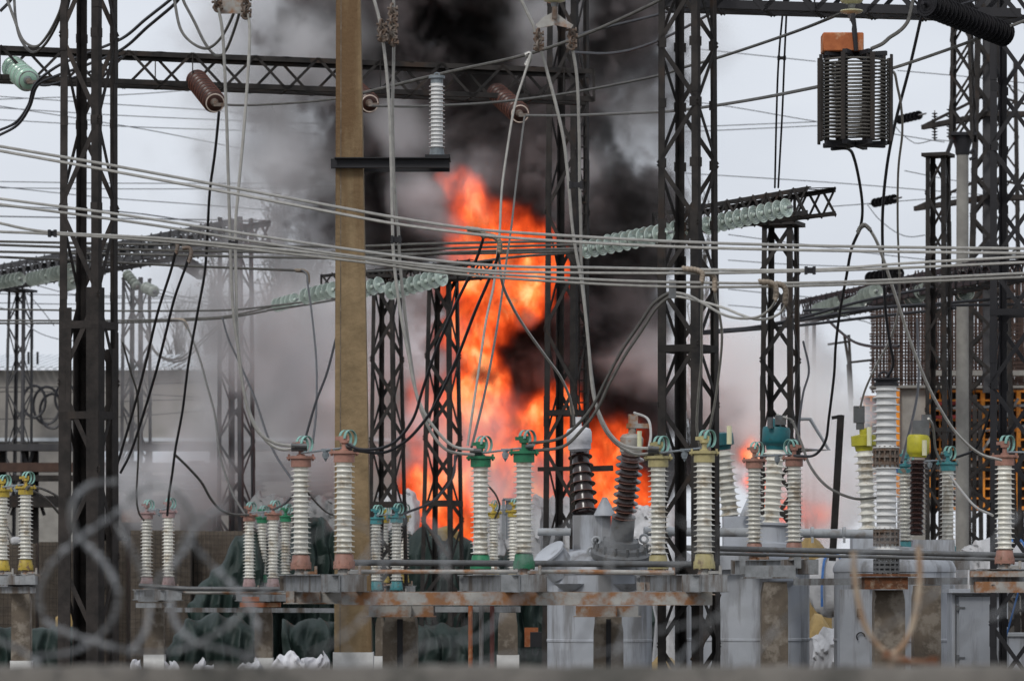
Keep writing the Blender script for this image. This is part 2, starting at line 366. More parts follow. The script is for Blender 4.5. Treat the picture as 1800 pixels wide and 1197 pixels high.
for z, w_ in ((12.5, 2.3), (10.75, 2.6)):
    mb = MB(); c = Vector((X(1737, 82), 82, z))
    for sx in (-1, 1):
        for o in (-.25, .25): mb.bar(c+Vector((0, o, 0)), c+Vector((sx*w_*.55, -sx*1.2, -.12)), .08, .1)
        mb.bar(c+Vector((0, 0, .45)), c+Vector((sx*w_*.55, -sx*1.2, -.1)), .05, .05)
    part('crossarm', mb, M['steel'], t9)
mb = MB(); mb.bar(P(1735, 690, 82), P(1735, -20, 82), .17, .17); part('centre_duct', mb, M['steel_far'], t9)
for k, (px, d, lab) in enumerate(((1418, 88, 'thin pole pair member under the far left end of the black gantry'), (1431, 88, 'thin pole under the far gantry, right member of the pair'))):
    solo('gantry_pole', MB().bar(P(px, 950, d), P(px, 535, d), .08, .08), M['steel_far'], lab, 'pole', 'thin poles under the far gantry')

# beams
lbeam('long dark lattice beam across the upper left in front of the smoke', P(-60, 141, 57.5), P(1036, 182, 59.8), .55, .50, .92, 'steel', .075, .042, style='V')
lbeam('black lattice beam along the top right edge', P(1175, 17, 42.5), P(1800, 36, 41.5), .5, .62, .55, 'black_steel', .095, .05)
lbeam('crossarm carrying bright glass strings right of centre', P(1172, 412, 55.2), P(1444, 378, 50.7), .42, .30, .42, 'steel', .06, .045, 'crossarm', h1=.37)
lbeam('crossarm on the two short masts before the flames', P(585, 508, 74), P(846, 489, 69.5), .5, .27, .42, 'steel', .06, .045, 'crossarm', h1=.33)
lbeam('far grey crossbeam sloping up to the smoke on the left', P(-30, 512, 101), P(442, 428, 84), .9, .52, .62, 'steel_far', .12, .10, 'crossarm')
lbeam('black gantry beam before the rebar cage on the right', P(1402, 566, 84), P(1810, 487, 64), .7, .40, .55, 'black_steel', .09, .06)

# ------------------------------------------------------------------ tall concrete column with its bracket
d = 42.0
col = thing('concrete_column', 'tall ochre stained concrete column in front of the smoke', 'column', (X(622, d), d, 0))
def frustum(mb, px0a, px0b, y0, px1a, px1b, y1, d, dep):
    a, b, c, e = X(px0a, d), X(px0b, d), X(px1a, d), X(px1b, d); z0, z1 = Zp(y0, d), Zp(y1, d)
    return mb.hexa([(a,d-dep/2,z0),(b,d-dep/2,z0),(b,d+dep/2,z0),(a,d+dep/2,z0),(c,d-dep/2,z1),(e,d-dep/2,z1),(e,d+dep/2,z1),(c,d+dep/2,z1)])
part('shaft', frustum(MB(), 588, 659, 1443, 592, 633, -40, d, .34), M['colconc'], col)
part('edge_seam', frustum(MB(), 598, 600, 1180, 600, 601.5, -40, d, .346), M['postconc'], col)
part('white_foot', frustum(MB(), 586, 661, 1440, 586.5, 656.5, 1145, d, .372), M['lime'], col)
br = MB(); z = Zp(290, d)
br.box((X(690, d), d-.20, z), (m_px(200, d), .012, .105)); br.box((X(690, d), d-.235, z+.05), (m_px(200, d), .07, .012)); br.box((X(690, d), d-.235, z-.05), (m_px(200, d), .07, .012))
br.box((X(690, d), d+.20, z), (m_px(200, d), .012, .105)); br.box((X(592, d), d, z), (.02, .42, .09)); br.box((X(770, d), d-.02, z+.07), (.27, .5, .03))
part('bracket', br, M['black_steel'], col, 'dark steel bracket channel clamped round the column')
cl_ = MB().box((X(592, d)-.02, d-.19, Zp(291, d)), (.07, .06, .1)); part('clamp', cl_, M['black_steel'], col)

# ------------------------------------------------------------------ insulators
def sheds(mb, H, N, rc, rs, p0=(0,0,0), axis=(0,0,1), n=24, droop=.35, r1=None):
    prof = [(rc*1.12, 0)]; p = H/N
    for i in range(N):
        f = 1 if r1 is None else 1+(r1-1)*i/(N-1)
        z = i*p
        prof += [(rc*f, z+p*.10), (rs*f*.72, z+p*.26), (rs*f, z+p*.24), (rs*f, z+p*.34), (rs*f*.75, z+p*.48), (rc*f*1.04, z+p*.72)]
    prof.append((rc*1.1*(r1 or 1), H))
    return mb.lathe(prof, p0, axis, n)
CACHE = {}
def cached(key, fn):
    if key not in CACHE: CACHE[key] = fn()
    return CACHE[key]
def mk(name, key, fn, parent, mt, loc=(0,0,0), rz=0):
    me = cached(key + '|' + mt, lambda: fn().mesh(name))
    o = link(name, me, parent, M[mt]); o.location = loc; o.rotation_euler = (0, 0, rz); return o
def flange(r0, r1, h, bolts=6):
    mb = MB().lathe([(r1, 0), (r1, h*.22), (r1*.93, h*.24), (r0*1.12, h*.92), (r0, h)], n=24)
    for k in range(bolts):
        a = 2*math.pi*k/bolts; mb.cyl((r1*.88*math.cos(a), r1*.88*math.sin(a), -.012), (r1*.88*math.cos(a), r1*.88*math.sin(a), h*.35+.02), .011, n=6)
    return mb
def ring():
    "mint contact shield: two parallel curved strips"
    mb = MB()
    for y in (-.032, .032):
        pts = [(.056+.088*math.cos(a), y, .008+.088*math.sin(a)) for a in [R(-75+255*i/20) for i in range(21)]]
        for p, q in zip(pts, pts[1:]): mb.bar(p, q, .030, .008, (p[0]-.056, 0, p[2]-.008))
    return mb
def stem():
    mb = MB().lathe([(.045, 0), (.045, .025), (.026, .03), (.026, .085), (.046, .09), (.046, .12)], n=12)
    mb.box((0, 0, .135), (.10, .05, .05)); mb.box((-.06, 0, .135), (.06, .03, .035)); return mb
def post_insulator(parent, loc, cap, base, ringdir=1, ring_on=True, H=.92, N=17, rc=.072, rs=.108, porc='porc', k=''):
    o = mk('post_insulator', 'post%s%s' % (H, rs), lambda: sheds(MB(), H, N, rc, rs, n=26), parent, porc, (loc[0], loc[1], loc[2]+.14))
    mk('bottom_flange', 'bf', lambda: flange(rc*1.15, rc*1.55, .15), o, base, (0, 0, -.15))
    mk('top_cap', 'tc', lambda: MB().lathe([(rc*1.12, 0), (rc*1.48, .004), (rc*1.5, .085), (rc*1.8, .09), (rc*1.8, .118), (rc*.5, .122)], n=24).box((.0, 0, .10), (rc*4.2, .07, .026)).cyl((rc*1.75, 0, .07), (rc*1.75, 0, .14), .012, n=6).cyl((-rc*1.75, 0, .07), (-rc*1.75, 0, .14), .012, n=6), o, cap, (0, 0, H))
    s = mk('contact_stem', 'st', stem, o, cap, (0, 0, H+.11), 0 if ringdir > 0 else math.pi)
    if ring_on: mk('contact_ring', 'rg', ring, o, 'mint', (0, 0, H+.235), R(52) if ringdir > 0 else R(128))
    return o
def disconnector(label, x1, x2, d, zb, cap, base, capB=None, skew=.8, group='two post disconnectors', frame='galv', channel=True, ring2=1, H=.92):
    xa, xb = X(x1, d+skew), X(x2, d-skew); c = Vector(((xa+xb)/2, d, zb-.32))
    t = thing('disconnector', label, 'disconnector', c, 0, group)
    pa, pb = Vector((xa, d+skew, zb))-c, Vector((xb, d-skew, zb))-c
    post_insulator(t, pa, cap, base, 1, H=H); post_insulator(t, pb, cap, base, ring2, H=H)
    ax = (pb-pa).normalized(); L_ = (pb-pa).length; sd = ax.cross(Vector((0,0,1)))
    mb = MB(); a, b = pa-ax*.25, pb+ax*.25; dn = Vector((0,0,-.16))
    for s in (-1, 1):
        mb.bar(a+dn+sd*s*.12, b+dn+sd*s*.12, .012, .17); mb.bar(a+dn+sd*s*.15+Vector((0,0,.085)), b+dn+sd*s*.15+Vector((0,0,.085)), .075, .012); mb.bar(a+dn+sd*s*.15-Vector((0,0,.085)), b+dn+sd*s*.15-Vector((0,0,.085)), .075, .012)
    mb.bar(a+dn-Vector((.16, 0, 0)), a+dn+Vector((.16, 0, 0)), .012, .17); mb.bar(b+dn-Vector((.30, 0, 0)), b+dn+Vector((.16, 0, 0)), .012, .172)
    o = link('base_frame', mb.mesh('base_frame'), t, M[frame])
    mb = MB()
    for p in (pa, pb):
        mb.lathe([(.13, 0), (.13, .02), (.07, .03), (.06, .075), (.095, .08), (.095, .095)], p+Vector((0,0,-.095)), n=16)
        mb.box(p+Vector((.10, -.05, -.05)), (.14, .05, .03), .4); mb.cyl(p+Vector((.16, -.06, -.07)), p+Vector((.16, -.06, .02)), .016, n=8)
    link('bearing', mb.mesh('bearing'), t, M['rustpaint'])
    mb = MB(); zt = Vector((0, 0, .14+H+.15))
    mb.tube([pa+zt, (pa+pb)/2+zt+Vector((0,0,.0)), pb+zt], .011, 8)
    q = pa*.42+pb*.58+zt; mb.box(q+Vector((0,0,-.05)), (.05, .05, .07)); mb.lathe([(.002, -.12), (.035, -.06), (.035, -.03)], q, n=8); mb.box(q, (.09, .06, .03))
    link('contact_arm', mb.mesh('contact_arm'), t, M['bluegrey'])
    return t
Z0 = Zp(997, 40)
disconnector('near disconnector with pink caps beside the ochre column', 529, 605, 40, Z0, 'pink', 'pink')
disconnector('near disconnector with green painted caps and bases', 845, 921, 40, Z0, 'green', 'green')
disconnector('near disconnector with olive yellow caps right of the grey tank', 1157, 1238, 40, Z0, 'olive', 'olive')
disconnector('disconnector with brick pink caps flanking the teal topped bushing', 1326, 1396, 47.5, Zp(973, 47.5), 'pink', 'pink', ring2=-1, skew=.4)
disconnector('disconnector with teal caps and bases behind the tall white column', 1592, 1666, 52, Zp(968, 52), 'teal', 'teal', skew=.5)
disconnector('disconnector with pink caps at the right edge', 1766, 1850, 42.5, Zp(988, 42.5), 'pink', 'pink', skew=-.1)
disconnector('disconnector with yellow caps at the left edge', 4, 45, 56, Zp(1000, 56), 'yellow', 'yellow', skew=.8)
disconnector('small far disconnector with brown caps right of the thick mast', 258, 296, 65, Zp(1028, 65), 'pinkpale', 'pinkpale', skew=.7, H=.98)
disconnector('small far disconnector with pink caps and an orange rusty base', 438, 480, 66, Zp(1030, 66), 'pink', 'pinkpale', skew=.7, H=.98)
disconnector('small far disconnector with green caps partly hidden behind pink ones', 461, 502, 73, Zp(1022, 73), 'green', 'green', skew=.7, H=.98)
disconnector('small far disconnector with teal bases right of the ochre column', 661, 697, 66, Zp(1035, 66), 'teal', 'teal', skew=.7, H=.98)
disconnector('small far disconnector with yellow caps behind the teal ones', 675, 709, 73, Zp(1022, 73), 'yellow', 'yellow', skew=.7, H=.98)
disconnector('small far disconnector with yellow cap behind the green disconnector', 868, 903, 70, Zp(1018, 70), 'yellow', 'yellow', skew=.7, H=.98)
# insulator on the column bracket
st = thing('station_post', 'clean white post insulator standing on the column bracket', 'insulator', (X(768, 42), 41.98, Zp(277, 42)))
mk('porcelain', 'cleanpost', lambda: sheds(MB(), .70, 16, .062, .086, n=26), st, 'porc_blue', (0, 0, .10))
mk('top_cap', 'cptc', lambda: MB().lathe([(.066, 0), (.068, .05), (.088, .055), (.088, .085), (.03, .09)], n=18).torus_arc((0,0,.09), .028, .007, 0, math.pi, (1,0,0), (0,0,1)), st, 'bluegrey', (0, 0, .80))
mk('bottom_flange', 'cpbf', lambda: flange(.068, .082, .10, 4), st, 'bluegrey', (0, 0, 0))
# ------------------------------------------------------------------ concrete posts and steel under the near row
def cpost(label, px, wpx, ytop, d, white=None, m='postconc', dep=None, split=False, chips=3, seed=0, group='stub concrete posts under the equipment'):
    g = random.Random(seed); t = thing('concrete_post', label, 'post', (X(px, d), d, 0), 0, group)
    wd = m_px(wpx, d); dep = dep or wd; zt = Zp(ytop, d); mb = MB()
    # chipped top: several stacked, slightly irregular rings
    ring = []
    zs = [0, zt*.5, zt-.14, zt-.07, zt]
    for i, z in enumerate(zs):
        j = 0 if i < 2 else .012*(i-1)
        ring.append([(X(px, d)+sx*(wd/2-g.uniform(0, j)), d+sy*(dep/2-g.uniform(0, j)), z) for sx, sy in ((-1,-1), (0,-1), (1,-1), (1,1), (0,1), (-1,1))])
    vs = [v for r in ring for v in r]; n = 6
    mb.add(vs, [(i*n+k, i*n+(k+1) % n, (i+1)*n+(k+1) % n, (i+1)*n+k) for i in range(len(zs)-1) for k in range(n)] + [tuple(range((len(zs)-1)*n, len(zs)*n))])
    part('shaft', mb, M[m], t)
    if split:
        part('joint', MB().box((X(px, d), d-dep/2, zt/2), (wd*.16, .012, zt*.98)), M['black_steel'], t)
    if white: part('white_foot', MB().box((X(px, d), d, Zp(white, d)/2), (wd+.02, dep+.02, Zp(white, d))), M['lime'], t)
    return t
cpost('twin concrete post under the rusty beam beside the ochre column', 704, 62, 1083, 40.2, None, split=True, seed=1)
cpost('twin concrete post in front of the grey breaker tank', 1069, 53, 1083, 40.2, None, split=True, seed=2)
cpost('concrete post with white foot right of the three thin pipes', 893, 36, 1076, 43, 1150, seed=3)
cpost('brown concrete post under the yellow capped disconnector', 38, 34, 1043, 56, 1160, seed=4)
cpost('concrete post with white foot under the brown capped far disconnector', 272, 34, 1068, 65, 1149, seed=5)
cpost('concrete post under the orange rusty base', 464, 31, 1070, 66, 1155, seed=6)
cpost('rough chipped concrete post under the teal topped bushing', 1361, 46, 1022, 46.5, None, seed=7)
cpost('stout concrete post under the tall white two stage column', 1562, 54, 1036, 44.3, None, seed=8)
cpost('stained concrete post just right of the stout one', 1628, 48, 1028, 47, None, seed=9)
cpost('short white footed post right beside the ochre column', 668, 18, 1083, 43.5, 1152, seed=10)

rb = thing('support_beam', 'long rust streaked steel beam under the near disconnectors', 'steel beam', P(930, 1062, 39.2))
mb = MB(); a, b = P(600, 1051, 39.2), P(1252, 1051, 39.2)
mb.bar(a, b, .012, m_px(22, 39.2)); part('web', mb, M['rustpaint'], rb)
for s, py in ((1, 1040.0), (-1, 1062)):
    mb = MB(); mb.bar(P(600, py, 39.2)+Vector((0,.06,0)), P(1252, py, 39.2)+Vector((0,.06,0)), .13, .01); part('flange', mb, M['rustpaint'], rb)
for px0, px1, lab in ((648, 762, 'left'), (1012, 1122, 'right')):
    t = thing('beam_saddle', 'steel saddle on the twin post %s' % ('beside the ochre column' if lab == 'left' else 'before the grey tank'), 'saddle', P((px0+px1)/2, 1083, 39.9), 0, 'saddles under the rusty beam')
    mb = MB(); mb.box(P((px0+px1)/2, 1073, 39.65), (m_px(px1-px0, 39.65), .012, m_px(18, 39.65))); mb.box(P((px0+px1)/2, 1082.4, 39.8), (m_px(px1-px0, 39.8)+.05, .35, .01)); mb.box(P((px0*.35+px1*.65), 1073, 39.6), (.012, .09, m_px(18, 39.6)))
    part('channel', mb, M['rustpaint'], t)
solo('spacer_channel', MB().box(P(840, 1070, 41.5), (m_px(150, 41.5), .1, m_px(10, 41.5))), M['galv'], 'short grey channel above the three thin pipes', 'channel')
for px0, px1, yy, d, lab in ((505, 620, 1048, 40.6, 'brown stained steel plinth under the pink near disconnector'), (1120, 1250, 1032.5, 40.9, 'grey steel plinth under the olive near disconnector')):
    mb = MB(); mb.box(P((px0+px1)/2, yy, d), (m_px(px1-px0, d), .5, .12)); mb.box(P((px0+px1)/2, yy+11.2, d-.02), (m_px(px1-px0, d)+.05, .62, .012))
    for q in (.1, .5, .9): mb.box(P(px0+(px1-px0)*q, yy, d-.27), (.012, .05, .12))
    solo('steel_plinth', mb, M['rustpaint'], lab, 'plinth')
solo('drive_rod', MB().tube([P(600, 988, 39.9), P(1215, 991, 40.1)], m_px(5.5, 40), 10), M['greyd'], 'thick dark drive rod along the near disconnector bases', 'rod')
mb = MB().tube([P(612, 1004, 39.6), P(1010, 1004, 39.6)], m_px(3.8, 40), 8); mb.tube([P(1010, 1004, 39.6), P(1185, 1006, 39.6)], m_px(4.3, 40), 8)
solo('rusty_pipe', mb, M['rustpaint'], 'rusty pipe below the thick dark drive rod', 'pipe')
solo('drive_rod', MB().tube([P(1200, 962, 43), P(1900, 978, 43)], m_px(5, 43), 10).tube([P(1255, 972, 43.2), P(1900, 986, 43.2)], m_px(3, 43), 8), M['greyd'], 'twin dark rods running off to the right edge', 'rod')
solo('cross_channel', MB().bar(P(1395, 1022, 46), P(1700, 1020, 46), .1, m_px(12, 46)), M['galv'], 'grey steel channel from the chipped post to the cabinet', 'channel')
solo('far_channel', MB().bar(P(290, 1071, 64), P(600, 1072, 65), .1, m_px(8, 64)), M['galv'], 'thin grey channel between the far concrete posts', 'channel')
solo('far_rod', MB().tube([P(245, 1028, 64.2), P(330, 1034, 64), P(600, 1035, 64)], m_px(4, 64), 8), M['greyd'], 'black rod below the far white insulators', 'rod')
solo('far_rod', MB().tube([P(320, 1041, 64.2), P(520, 1042, 64)], m_px(2.5, 64), 8), M['rustpaint'], 'thin pale rusty rod below the far black rod', 'rod')
mb = MB()
for dy in (0, 10): mb.box(P(458, 1052+dy, 65.4), (m_px(62+dy*.8, 65), .4, m_px(8, 65)))
solo('rusty_channel', mb, M['rustbox'], 'orange rusty box channel under the far pink disconnector', 'channel')
mb = MB(); mb.box(P(274, 1052, 64.4), (m_px(58, 65), .4, m_px(9, 65))); mb.box(P(272, 1063, 64.3), (m_px(62, 65), .4, m_px(8, 65))); solo('steel_plinth', mb, M['galv'], 'grey steel plinth under the brown capped far disconnector', 'plinth')
mb = MB(); mb.box(P(30, 1019, 54.9), (m_px(70, 56), .5, m_px(15, 56))); mb.box(P(28, 1036, 55), (m_px(62, 56), .5, m_px(11, 56))); solo('steel_plinth', mb, M['galv'], 'grey steel plinth under the yellow capped left disconnector', 'plinth')
mb = MB(); mb.box(P(1352, 1004, 46.9), (m_px(88, 47), .5, m_px(22, 47))); mb.box(P(1352, 1014.5, 46.6), (m_px(95, 47), .6, .02)); mb.box(P(1305, 990, 46.8), (m_px(10, 47), .08, m_px(36, 47))); mb.box(P(1402, 985, 46.8), (m_px(12, 47), .08, m_px(26, 47)))
solo('steel_plinth', mb, M['galv'], 'grey steel plinth on the chipped concrete post', 'plinth')
mb = MB(); mb.box(P(1770, 1031, 42.4), (m_px(120, 42), .5, .12)); mb.box(P(1760, 1008, 42.2), (m_px(110, 42), .1, m_px(10, 42))); solo('steel_plinth', mb, M['rustpaint'], 'brown stained steel plinth at the right edge', 'plinth')
for px, c, lab in ((827, 'rustbox', 'orange rusty thin pipe, left of three below the channel'), (846, 'galv', 'grey thin pipe, middle of three below the channel'), (865, 'razorust', 'dull red thin pipe, right of three below the channel')):
    if c == 'razorust': M['redpipe'] = mat('dull_red_pipe', (.19,.07,.06), (.14,.05,.045), 6, .7); c = 'redpipe'
    solo('thin_pipe', MB().cyl(P(px, 1440, 41.4), P(px, 1064, 41.4), m_px(4, 41.4), n=10), M[c], lab, 'pipe', 'thin pipes below the channel')

# ------------------------------------------------------------------ oil circuit breaker: three grey tanks with bushings
def bushing(parent, base, top, r0, r1, N, porc, name='bushing', core=.66, rim=None):
    base, top = Vector(base), Vector(top); H = (top-base).length
    o = part(name, sheds(MB(), H, N, r0*core, r0, base, top-base, 26, r1=r1/r0), M[porc], parent)
    if rim:
        mb = MB(); ax = (top-base).normalized(); q = Vector((0,0,1)).rotation_difference(ax)
        for i in range(N):
            f = 1+(r1/r0-1)*i/(N-1); z = (i+.29)*H/N
            mb.tube([base + q @ Vector((r0*f*1.0*math.cos(a), r0*f*1.0*math.sin(a), z)) for a in [2*math.pi*k/26 for k in range(27)]], .0055, 5, False)
        part('shed_rim', mb, M[rim], o)
    return o
def tank(label, pxc, wpx, ytop, d, group='breaker tanks'):
    t = thing('breaker_tank', label, 'breaker tank', (X(pxc, d), d, 0), 0, group)
    r = m_px(wpx, d)/2; zt = Zp(ytop, d); c = (X(pxc, d), d, 0)
    mb = MB().lathe([(r, 0), (r, 1.83), (r*1.012, 1.84), (r*1.012, 1.865), (r, 1.875), (r, zt-.28), (r*1.02, zt-.27), (r*1.02, zt-.22), (r*.97, zt-.14), (r*.8, zt-.04), (r*.55, zt+.03), (r*.2, zt+.06)], c, n=40)
    part('body', mb, M['tank'], t)
    mb = MB()
    for a in (-60, -125):       # lifting lugs
        q = Vector(c)+Vector((r*math.cos(R(a))*1.02, r*math.sin(R(a))*1.02, zt-.42)); mb.lathe([(.02, -.07), (.10, -.05), (.18, .01), (.20, .03)], q, n=18)
    part('lug', mb, M['tank'], t)
    return t
d = 50
t1 = tank('grey breaker tank with two dark brown bushings in front of the fire', 1054, 184, 972, d)
part('turret', MB().box(P(1040, 936, 50.3), (m_px(66, d), .5, m_px(62, d))).lathe([(.14, 0), (.14, .02), (.05, .2), (.03, .24)], P(1063, 906, 50), n=14).box(P(1040, 967, 50.3), (m_px(80, d), .6, .03)), M['tank'], t1)
cv = MB(); ax = Vector((-.55, -.35, .75)).normalized(); q0 = P(968, 975, 49.6)
cv.cyl(q0-ax*.28, q0+ax*.02, .20, .20, 24); cv.cyl(q0+ax*.02, q0+ax*.05, .225, .225, 24)
part('manhole', cv, M['tank'], t1)
fl = MB(); fb = P(1091, 966, 49.25); fx = Vector((.08, -.26, 1)).normalized(); fq = Vector((0, 0, 1)).rotation_difference(fx)
fl.lathe([(.36, -.12), (.38, -.08), (.38, -.03), (.34, 0), (.33, .05), (.24, .06), (.22, .13), (.15, .14), (.15, .45)], fb, fx, 32)
for k in range(14):
    a = 2*math.pi*k/14; fl.cyl(fb+fq @ Vector((.335*math.cos(a), .335*math.sin(a), -.02)), fb+fq @ Vector((.335*math.cos(a), .335*math.sin(a), .10)), .018, n=6)
part('bushing_flange', fl, M['greyd'], t1)
bl = MB()
for px, py in ((1048, 950), (1132, 946), (1040, 968), (1138, 962)): bl.torus_arc(P(px, py, 49.3), .05, .016, 0, 2*math.pi, (1,0,0), (0,0,1), 12)
part('lifting_ring', bl, M['pipe'], t1)
u = bushing(t1, P(1029, 903, 50.4), P(1019, 792, 50.65), .175, .155, 7, 'porc_brown', rim='porc_rim', core=.7)
part('conservator', MB().lathe([(.11, 0), (.15, .03), (.15, .10), (.165, .12), (.165, .25), (.15, .29), (.10, .31), (.04, .33), (.04, .45)], P(1019, 793, 50.4), (-.04, 0, 1), 24), M['white_sheet'], u, 'cap wrapped in crumpled white film')
u = bushing(t1, P(1096, 912, 49.1), P(1109, 797, 48.85), .150, .175, 9, 'porc_brown', rim='porc_rim', core=.66)
part('conservator', MB().lathe([(.11, 0), (.145, .02), (.15, .20), (.12, .24), (.05, .26), (.05, .36)], P(1109, 797, 49.4), (.06, 0, 1), 24).box(P(1122, 748, 49.4), (.30, .12, .06)).box(P(1113, 736, 49.4), (.12, .1, .12)), M['rustpaint'], u)
part('oil_gauge', MB().cyl(P(1124, 790, 49.2), P(1124, 757, 49.2), .03, n=10), M['cream_disc'], u)
t2 = tank('grey breaker tank with teal capped white bushings', 1312, 222, 968, 51)
part('turret', MB().box(P(1306, 938, 51.4), (m_px(70, 51), .5, m_px(62, 51))).lathe([(.14, 0), (.05, .2), (.03, .25)], P(1318, 907, 51), n=14).box(P(1296, 985, 50.3), (m_px(100, 51), .5, m_px(30, 51))), M['tank'], t2)
part('bushing_flange', MB().lathe([(.34, -.1), (.36, -.02), (.3, 0), (.3, .06), (.22, .08), (.20, .28), (.24, .3), (.24, .33)], P(1356, 963, 49.8), (.04,0,1), 30), M['tank'], t2)
u = bushing(t2, P(1356, 922, 49.8), P(1363, 790, 49.8), .15, .165, 12, 'porc', core=.62)
part('conservator', MB().lathe([(.12, 0), (.13, .05), (.17, .08), (.18, .11), (.18, .26), (.165, .29), (.06, .30), (.05, .40)], P(1363, 790, 49.8), (.05, 0, 1), 24), M['petrol'], u, 'teal oil pot on the bushing head')
part('oil_gauge', MB().cyl(P(1354, 752, 49.6), P(1354, 733, 49.6), .035, n=10).box(P(1372, 738, 49.7), (.14, .1, .12)), M['greyd'], u)
u = bushing(t2, P(1284, 908, 51.6), P(1270, 792, 51.6), .16, .155, 10, 'porc', core=.62)
part('conservator', MB().lathe([(.12, 0), (.13, .05), (.17, .06), (.17, .21), (.06, .23)], P(1269, 790, 51.6), (-.1, 0, 1), 24), M['petrol'], u, 'teal oil pot on the rear bushing head')
part('oil_gauge', MB().cyl(P(1282, 780, 51.3), P(1282, 748, 51.3), .035, n=10), M['cream_disc'], u)
t3 = tank('grey breaker tank with lemon yellow capped bushings', 1572, 212, 968, 50.5)
part('turret', MB().box(P(1538, 952, 51), (m_px(84, 50), .5, m_px(40, 50))).box(P(1640, 965, 50.6), (m_px(70, 50), .5, m_px(34, 50))), M['tank'], t3)
u = bushing(t3, P(1527, 932, 51), P(1520, 792, 51), .135, .15, 11, 'porc', core=.62)
part('conservator', MB().lathe([(.11, 0), (.12, .05), (.12, .06), (.165, .07), (.165, .20), (.05, .22), (.05, .30)], P(1519, 792, 51), (-.05, 0, 1), 24), M['lemon'], u, 'yellow oil pot left of the tall white column')
part('oil_gauge', MB().cyl(P(1528, 783, 50.8), P(1528, 750, 50.8), .032, n=10), M['cream_disc'], u)
part('terminal', MB().box(P(1510, 728, 51), (.14, .12, .22)).box(P(1512, 745, 51), (.1, .1, .14)), M['greyd'], u)
u = bushing(t3, P(1611, 940, 50.6), P(1613, 808, 50.6), .125, .14, 15, 'porc_brown', rim=None, core=.62)
part('conservator', MB().lathe([(.11, 0), (.12, .03), (.14, .05), (.15, .08), (.15, .25), (.13, .29), (.05, .30)], P(1613, 803, 50.6), (.05, 0, 1), 24), M['lemon'], u, 'yellow oil pot right of the tall white column')
part('oil_gauge', MB().cyl(P(1625, 800, 50.3), P(1625, 773, 50.3), .032, n=10), M['cream_disc'], u)
part('terminal', MB().box(P(1618, 752, 50.6), (.22, .14, .20)).box(P(1628, 735, 50.6), (.12, .1, .1)), M['greyd'], u)
pp = MB().tube([P(945, 934, 49.8), P(1003, 934, 49.8)], m_px(6.5, 50), 14).tube([P(1132, 933, 49.9), P(1540, 938, 50.3)], m_px(8, 50), 14)
for px in (1178, 1428, 1484): pp.lathe([(m_px(10, 50), -.02), (m_px(10, 50), .02)], P(px, 935, 50), (1,0,0), 14); pp.box(P(px, 948, 49.9), (.03, .03, .08))
solo('cable_duct', pp, M['pipe'], 'grey round duct linking the three breaker tanks', 'duct')

# ------------------------------------------------------------------ tall two-stage white column
d = 44; ct = thing('column_insulator', 'tall two stage white porcelain column on a stout post', 'insulator', P(1557, 1010, d))
zs = lambda py: Zp(py, d)
def pc(y0, y1, N, r): return sheds(MB(), zs(y1)-zs(y0), N, r*.70, r, (X(1558, d), d, zs(y0)), (0,0,1), 32)
part('upper_porcelain', pc(790, 677, 9, m_px(24, d)), M['porc_blue'], ct)
part('lower_porcelain', pc(932, 814, 10, m_px(24, d)), M['porc_blue'], ct)
part('foot_porcelain', pc(985, 954, 2, m_px(23.5, d)), M['porc_blue'], ct)
def boltring(y0, y1, r):
    mb = MB(); c = Vector((X(1558, d), d, 0)); h = zs(y1)-zs(y0)
    for f in (0, .5, 1): mb.lathe([(r, -.014), (r, .014)], c+Vector((0,0,zs(y0)+h*f)), n=24)
    for k in range(14):
        a = 2*math.pi*k/14; e = Vector((r*.93*math.cos(a), r*.93*math.sin(a), 0)); mb.cyl(c+e+Vector((0,0,zs(y0)-.04)), c+e+Vector((0,0,zs(y1)+.04)), .012, n=6)
    mb.cyl(c+Vector((0,0,zs(y0))), c+Vector((0,0,zs(y1))), r*.8)
    return mb
part('flange', boltring(814, 790, m_px(23, d)), M['hardware'], ct); part('flange', boltring(953, 933, m_px(23, d)), M['hardware'], ct); part('flange', boltring(1004, 988, m_px(23, d)), M['greyd'], ct)
part('head', MB().lathe([(m_px(22, d), 0), (m_px(22, d), .03), (m_px(19, d), .035), (m_px(19, d), .06), (m_px(24, d), .065), (m_px(24, d), .09)], (X(1558, d), d, zs(678)), n=24).torus_arc((X(1553, d), d-.06, zs(663)), .06, .012, 0, math.pi, (1,0,0), (0,0,1)), M['black_steel'], ct)
part('base_plate', MB().box((X(1553, d), d, zs(1010)), (m_px(112, d), .5, .03)).box((X(1555, d), d, zs(1024)), (m_px(76, d), .4, .14)), M['rust'], ct)

# ------------------------------------------------------------------ cabinet and small gear
d = 48.5; cb = thing('control_cabinet', 'pale grey steel cabinet with a closed hinged door', 'cabinet', P(1718, 1443, d))
part('body', MB().box(P(1718, 1300, d), (m_px(98, d), .55, m_px(520, d))).box(P(1718, 1037.5, d-.05), (m_px(112, d), .75, .05)), M['tank'], cb)
dr = part('door', MB().box(P(1723, 1109, d-.30), (m_px(74, d), .03, m_px(122, d))), M['tank'], cb)
part('hinge', MB().cyl(P(1684, 1063, d-.31), P(1684, 1072, d-.31), .02, n=8).cyl(P(1684, 1150, d-.31), P(1684, 1160, d-.31), .02, n=8).box(P(1690, 1067, d-.32), (.09, .02, .02)).box(P(1690, 1155, d-.32), (.09, .02, .02)), M['greyd'], dr)
part('trim', MB().box(P(1723, 1047, d-.285), (m_px(84, d), .02, .015)).box(P(1680, 1109, d-.285), (.015, .02, m_px(128, d))), M['greyd'], cb)
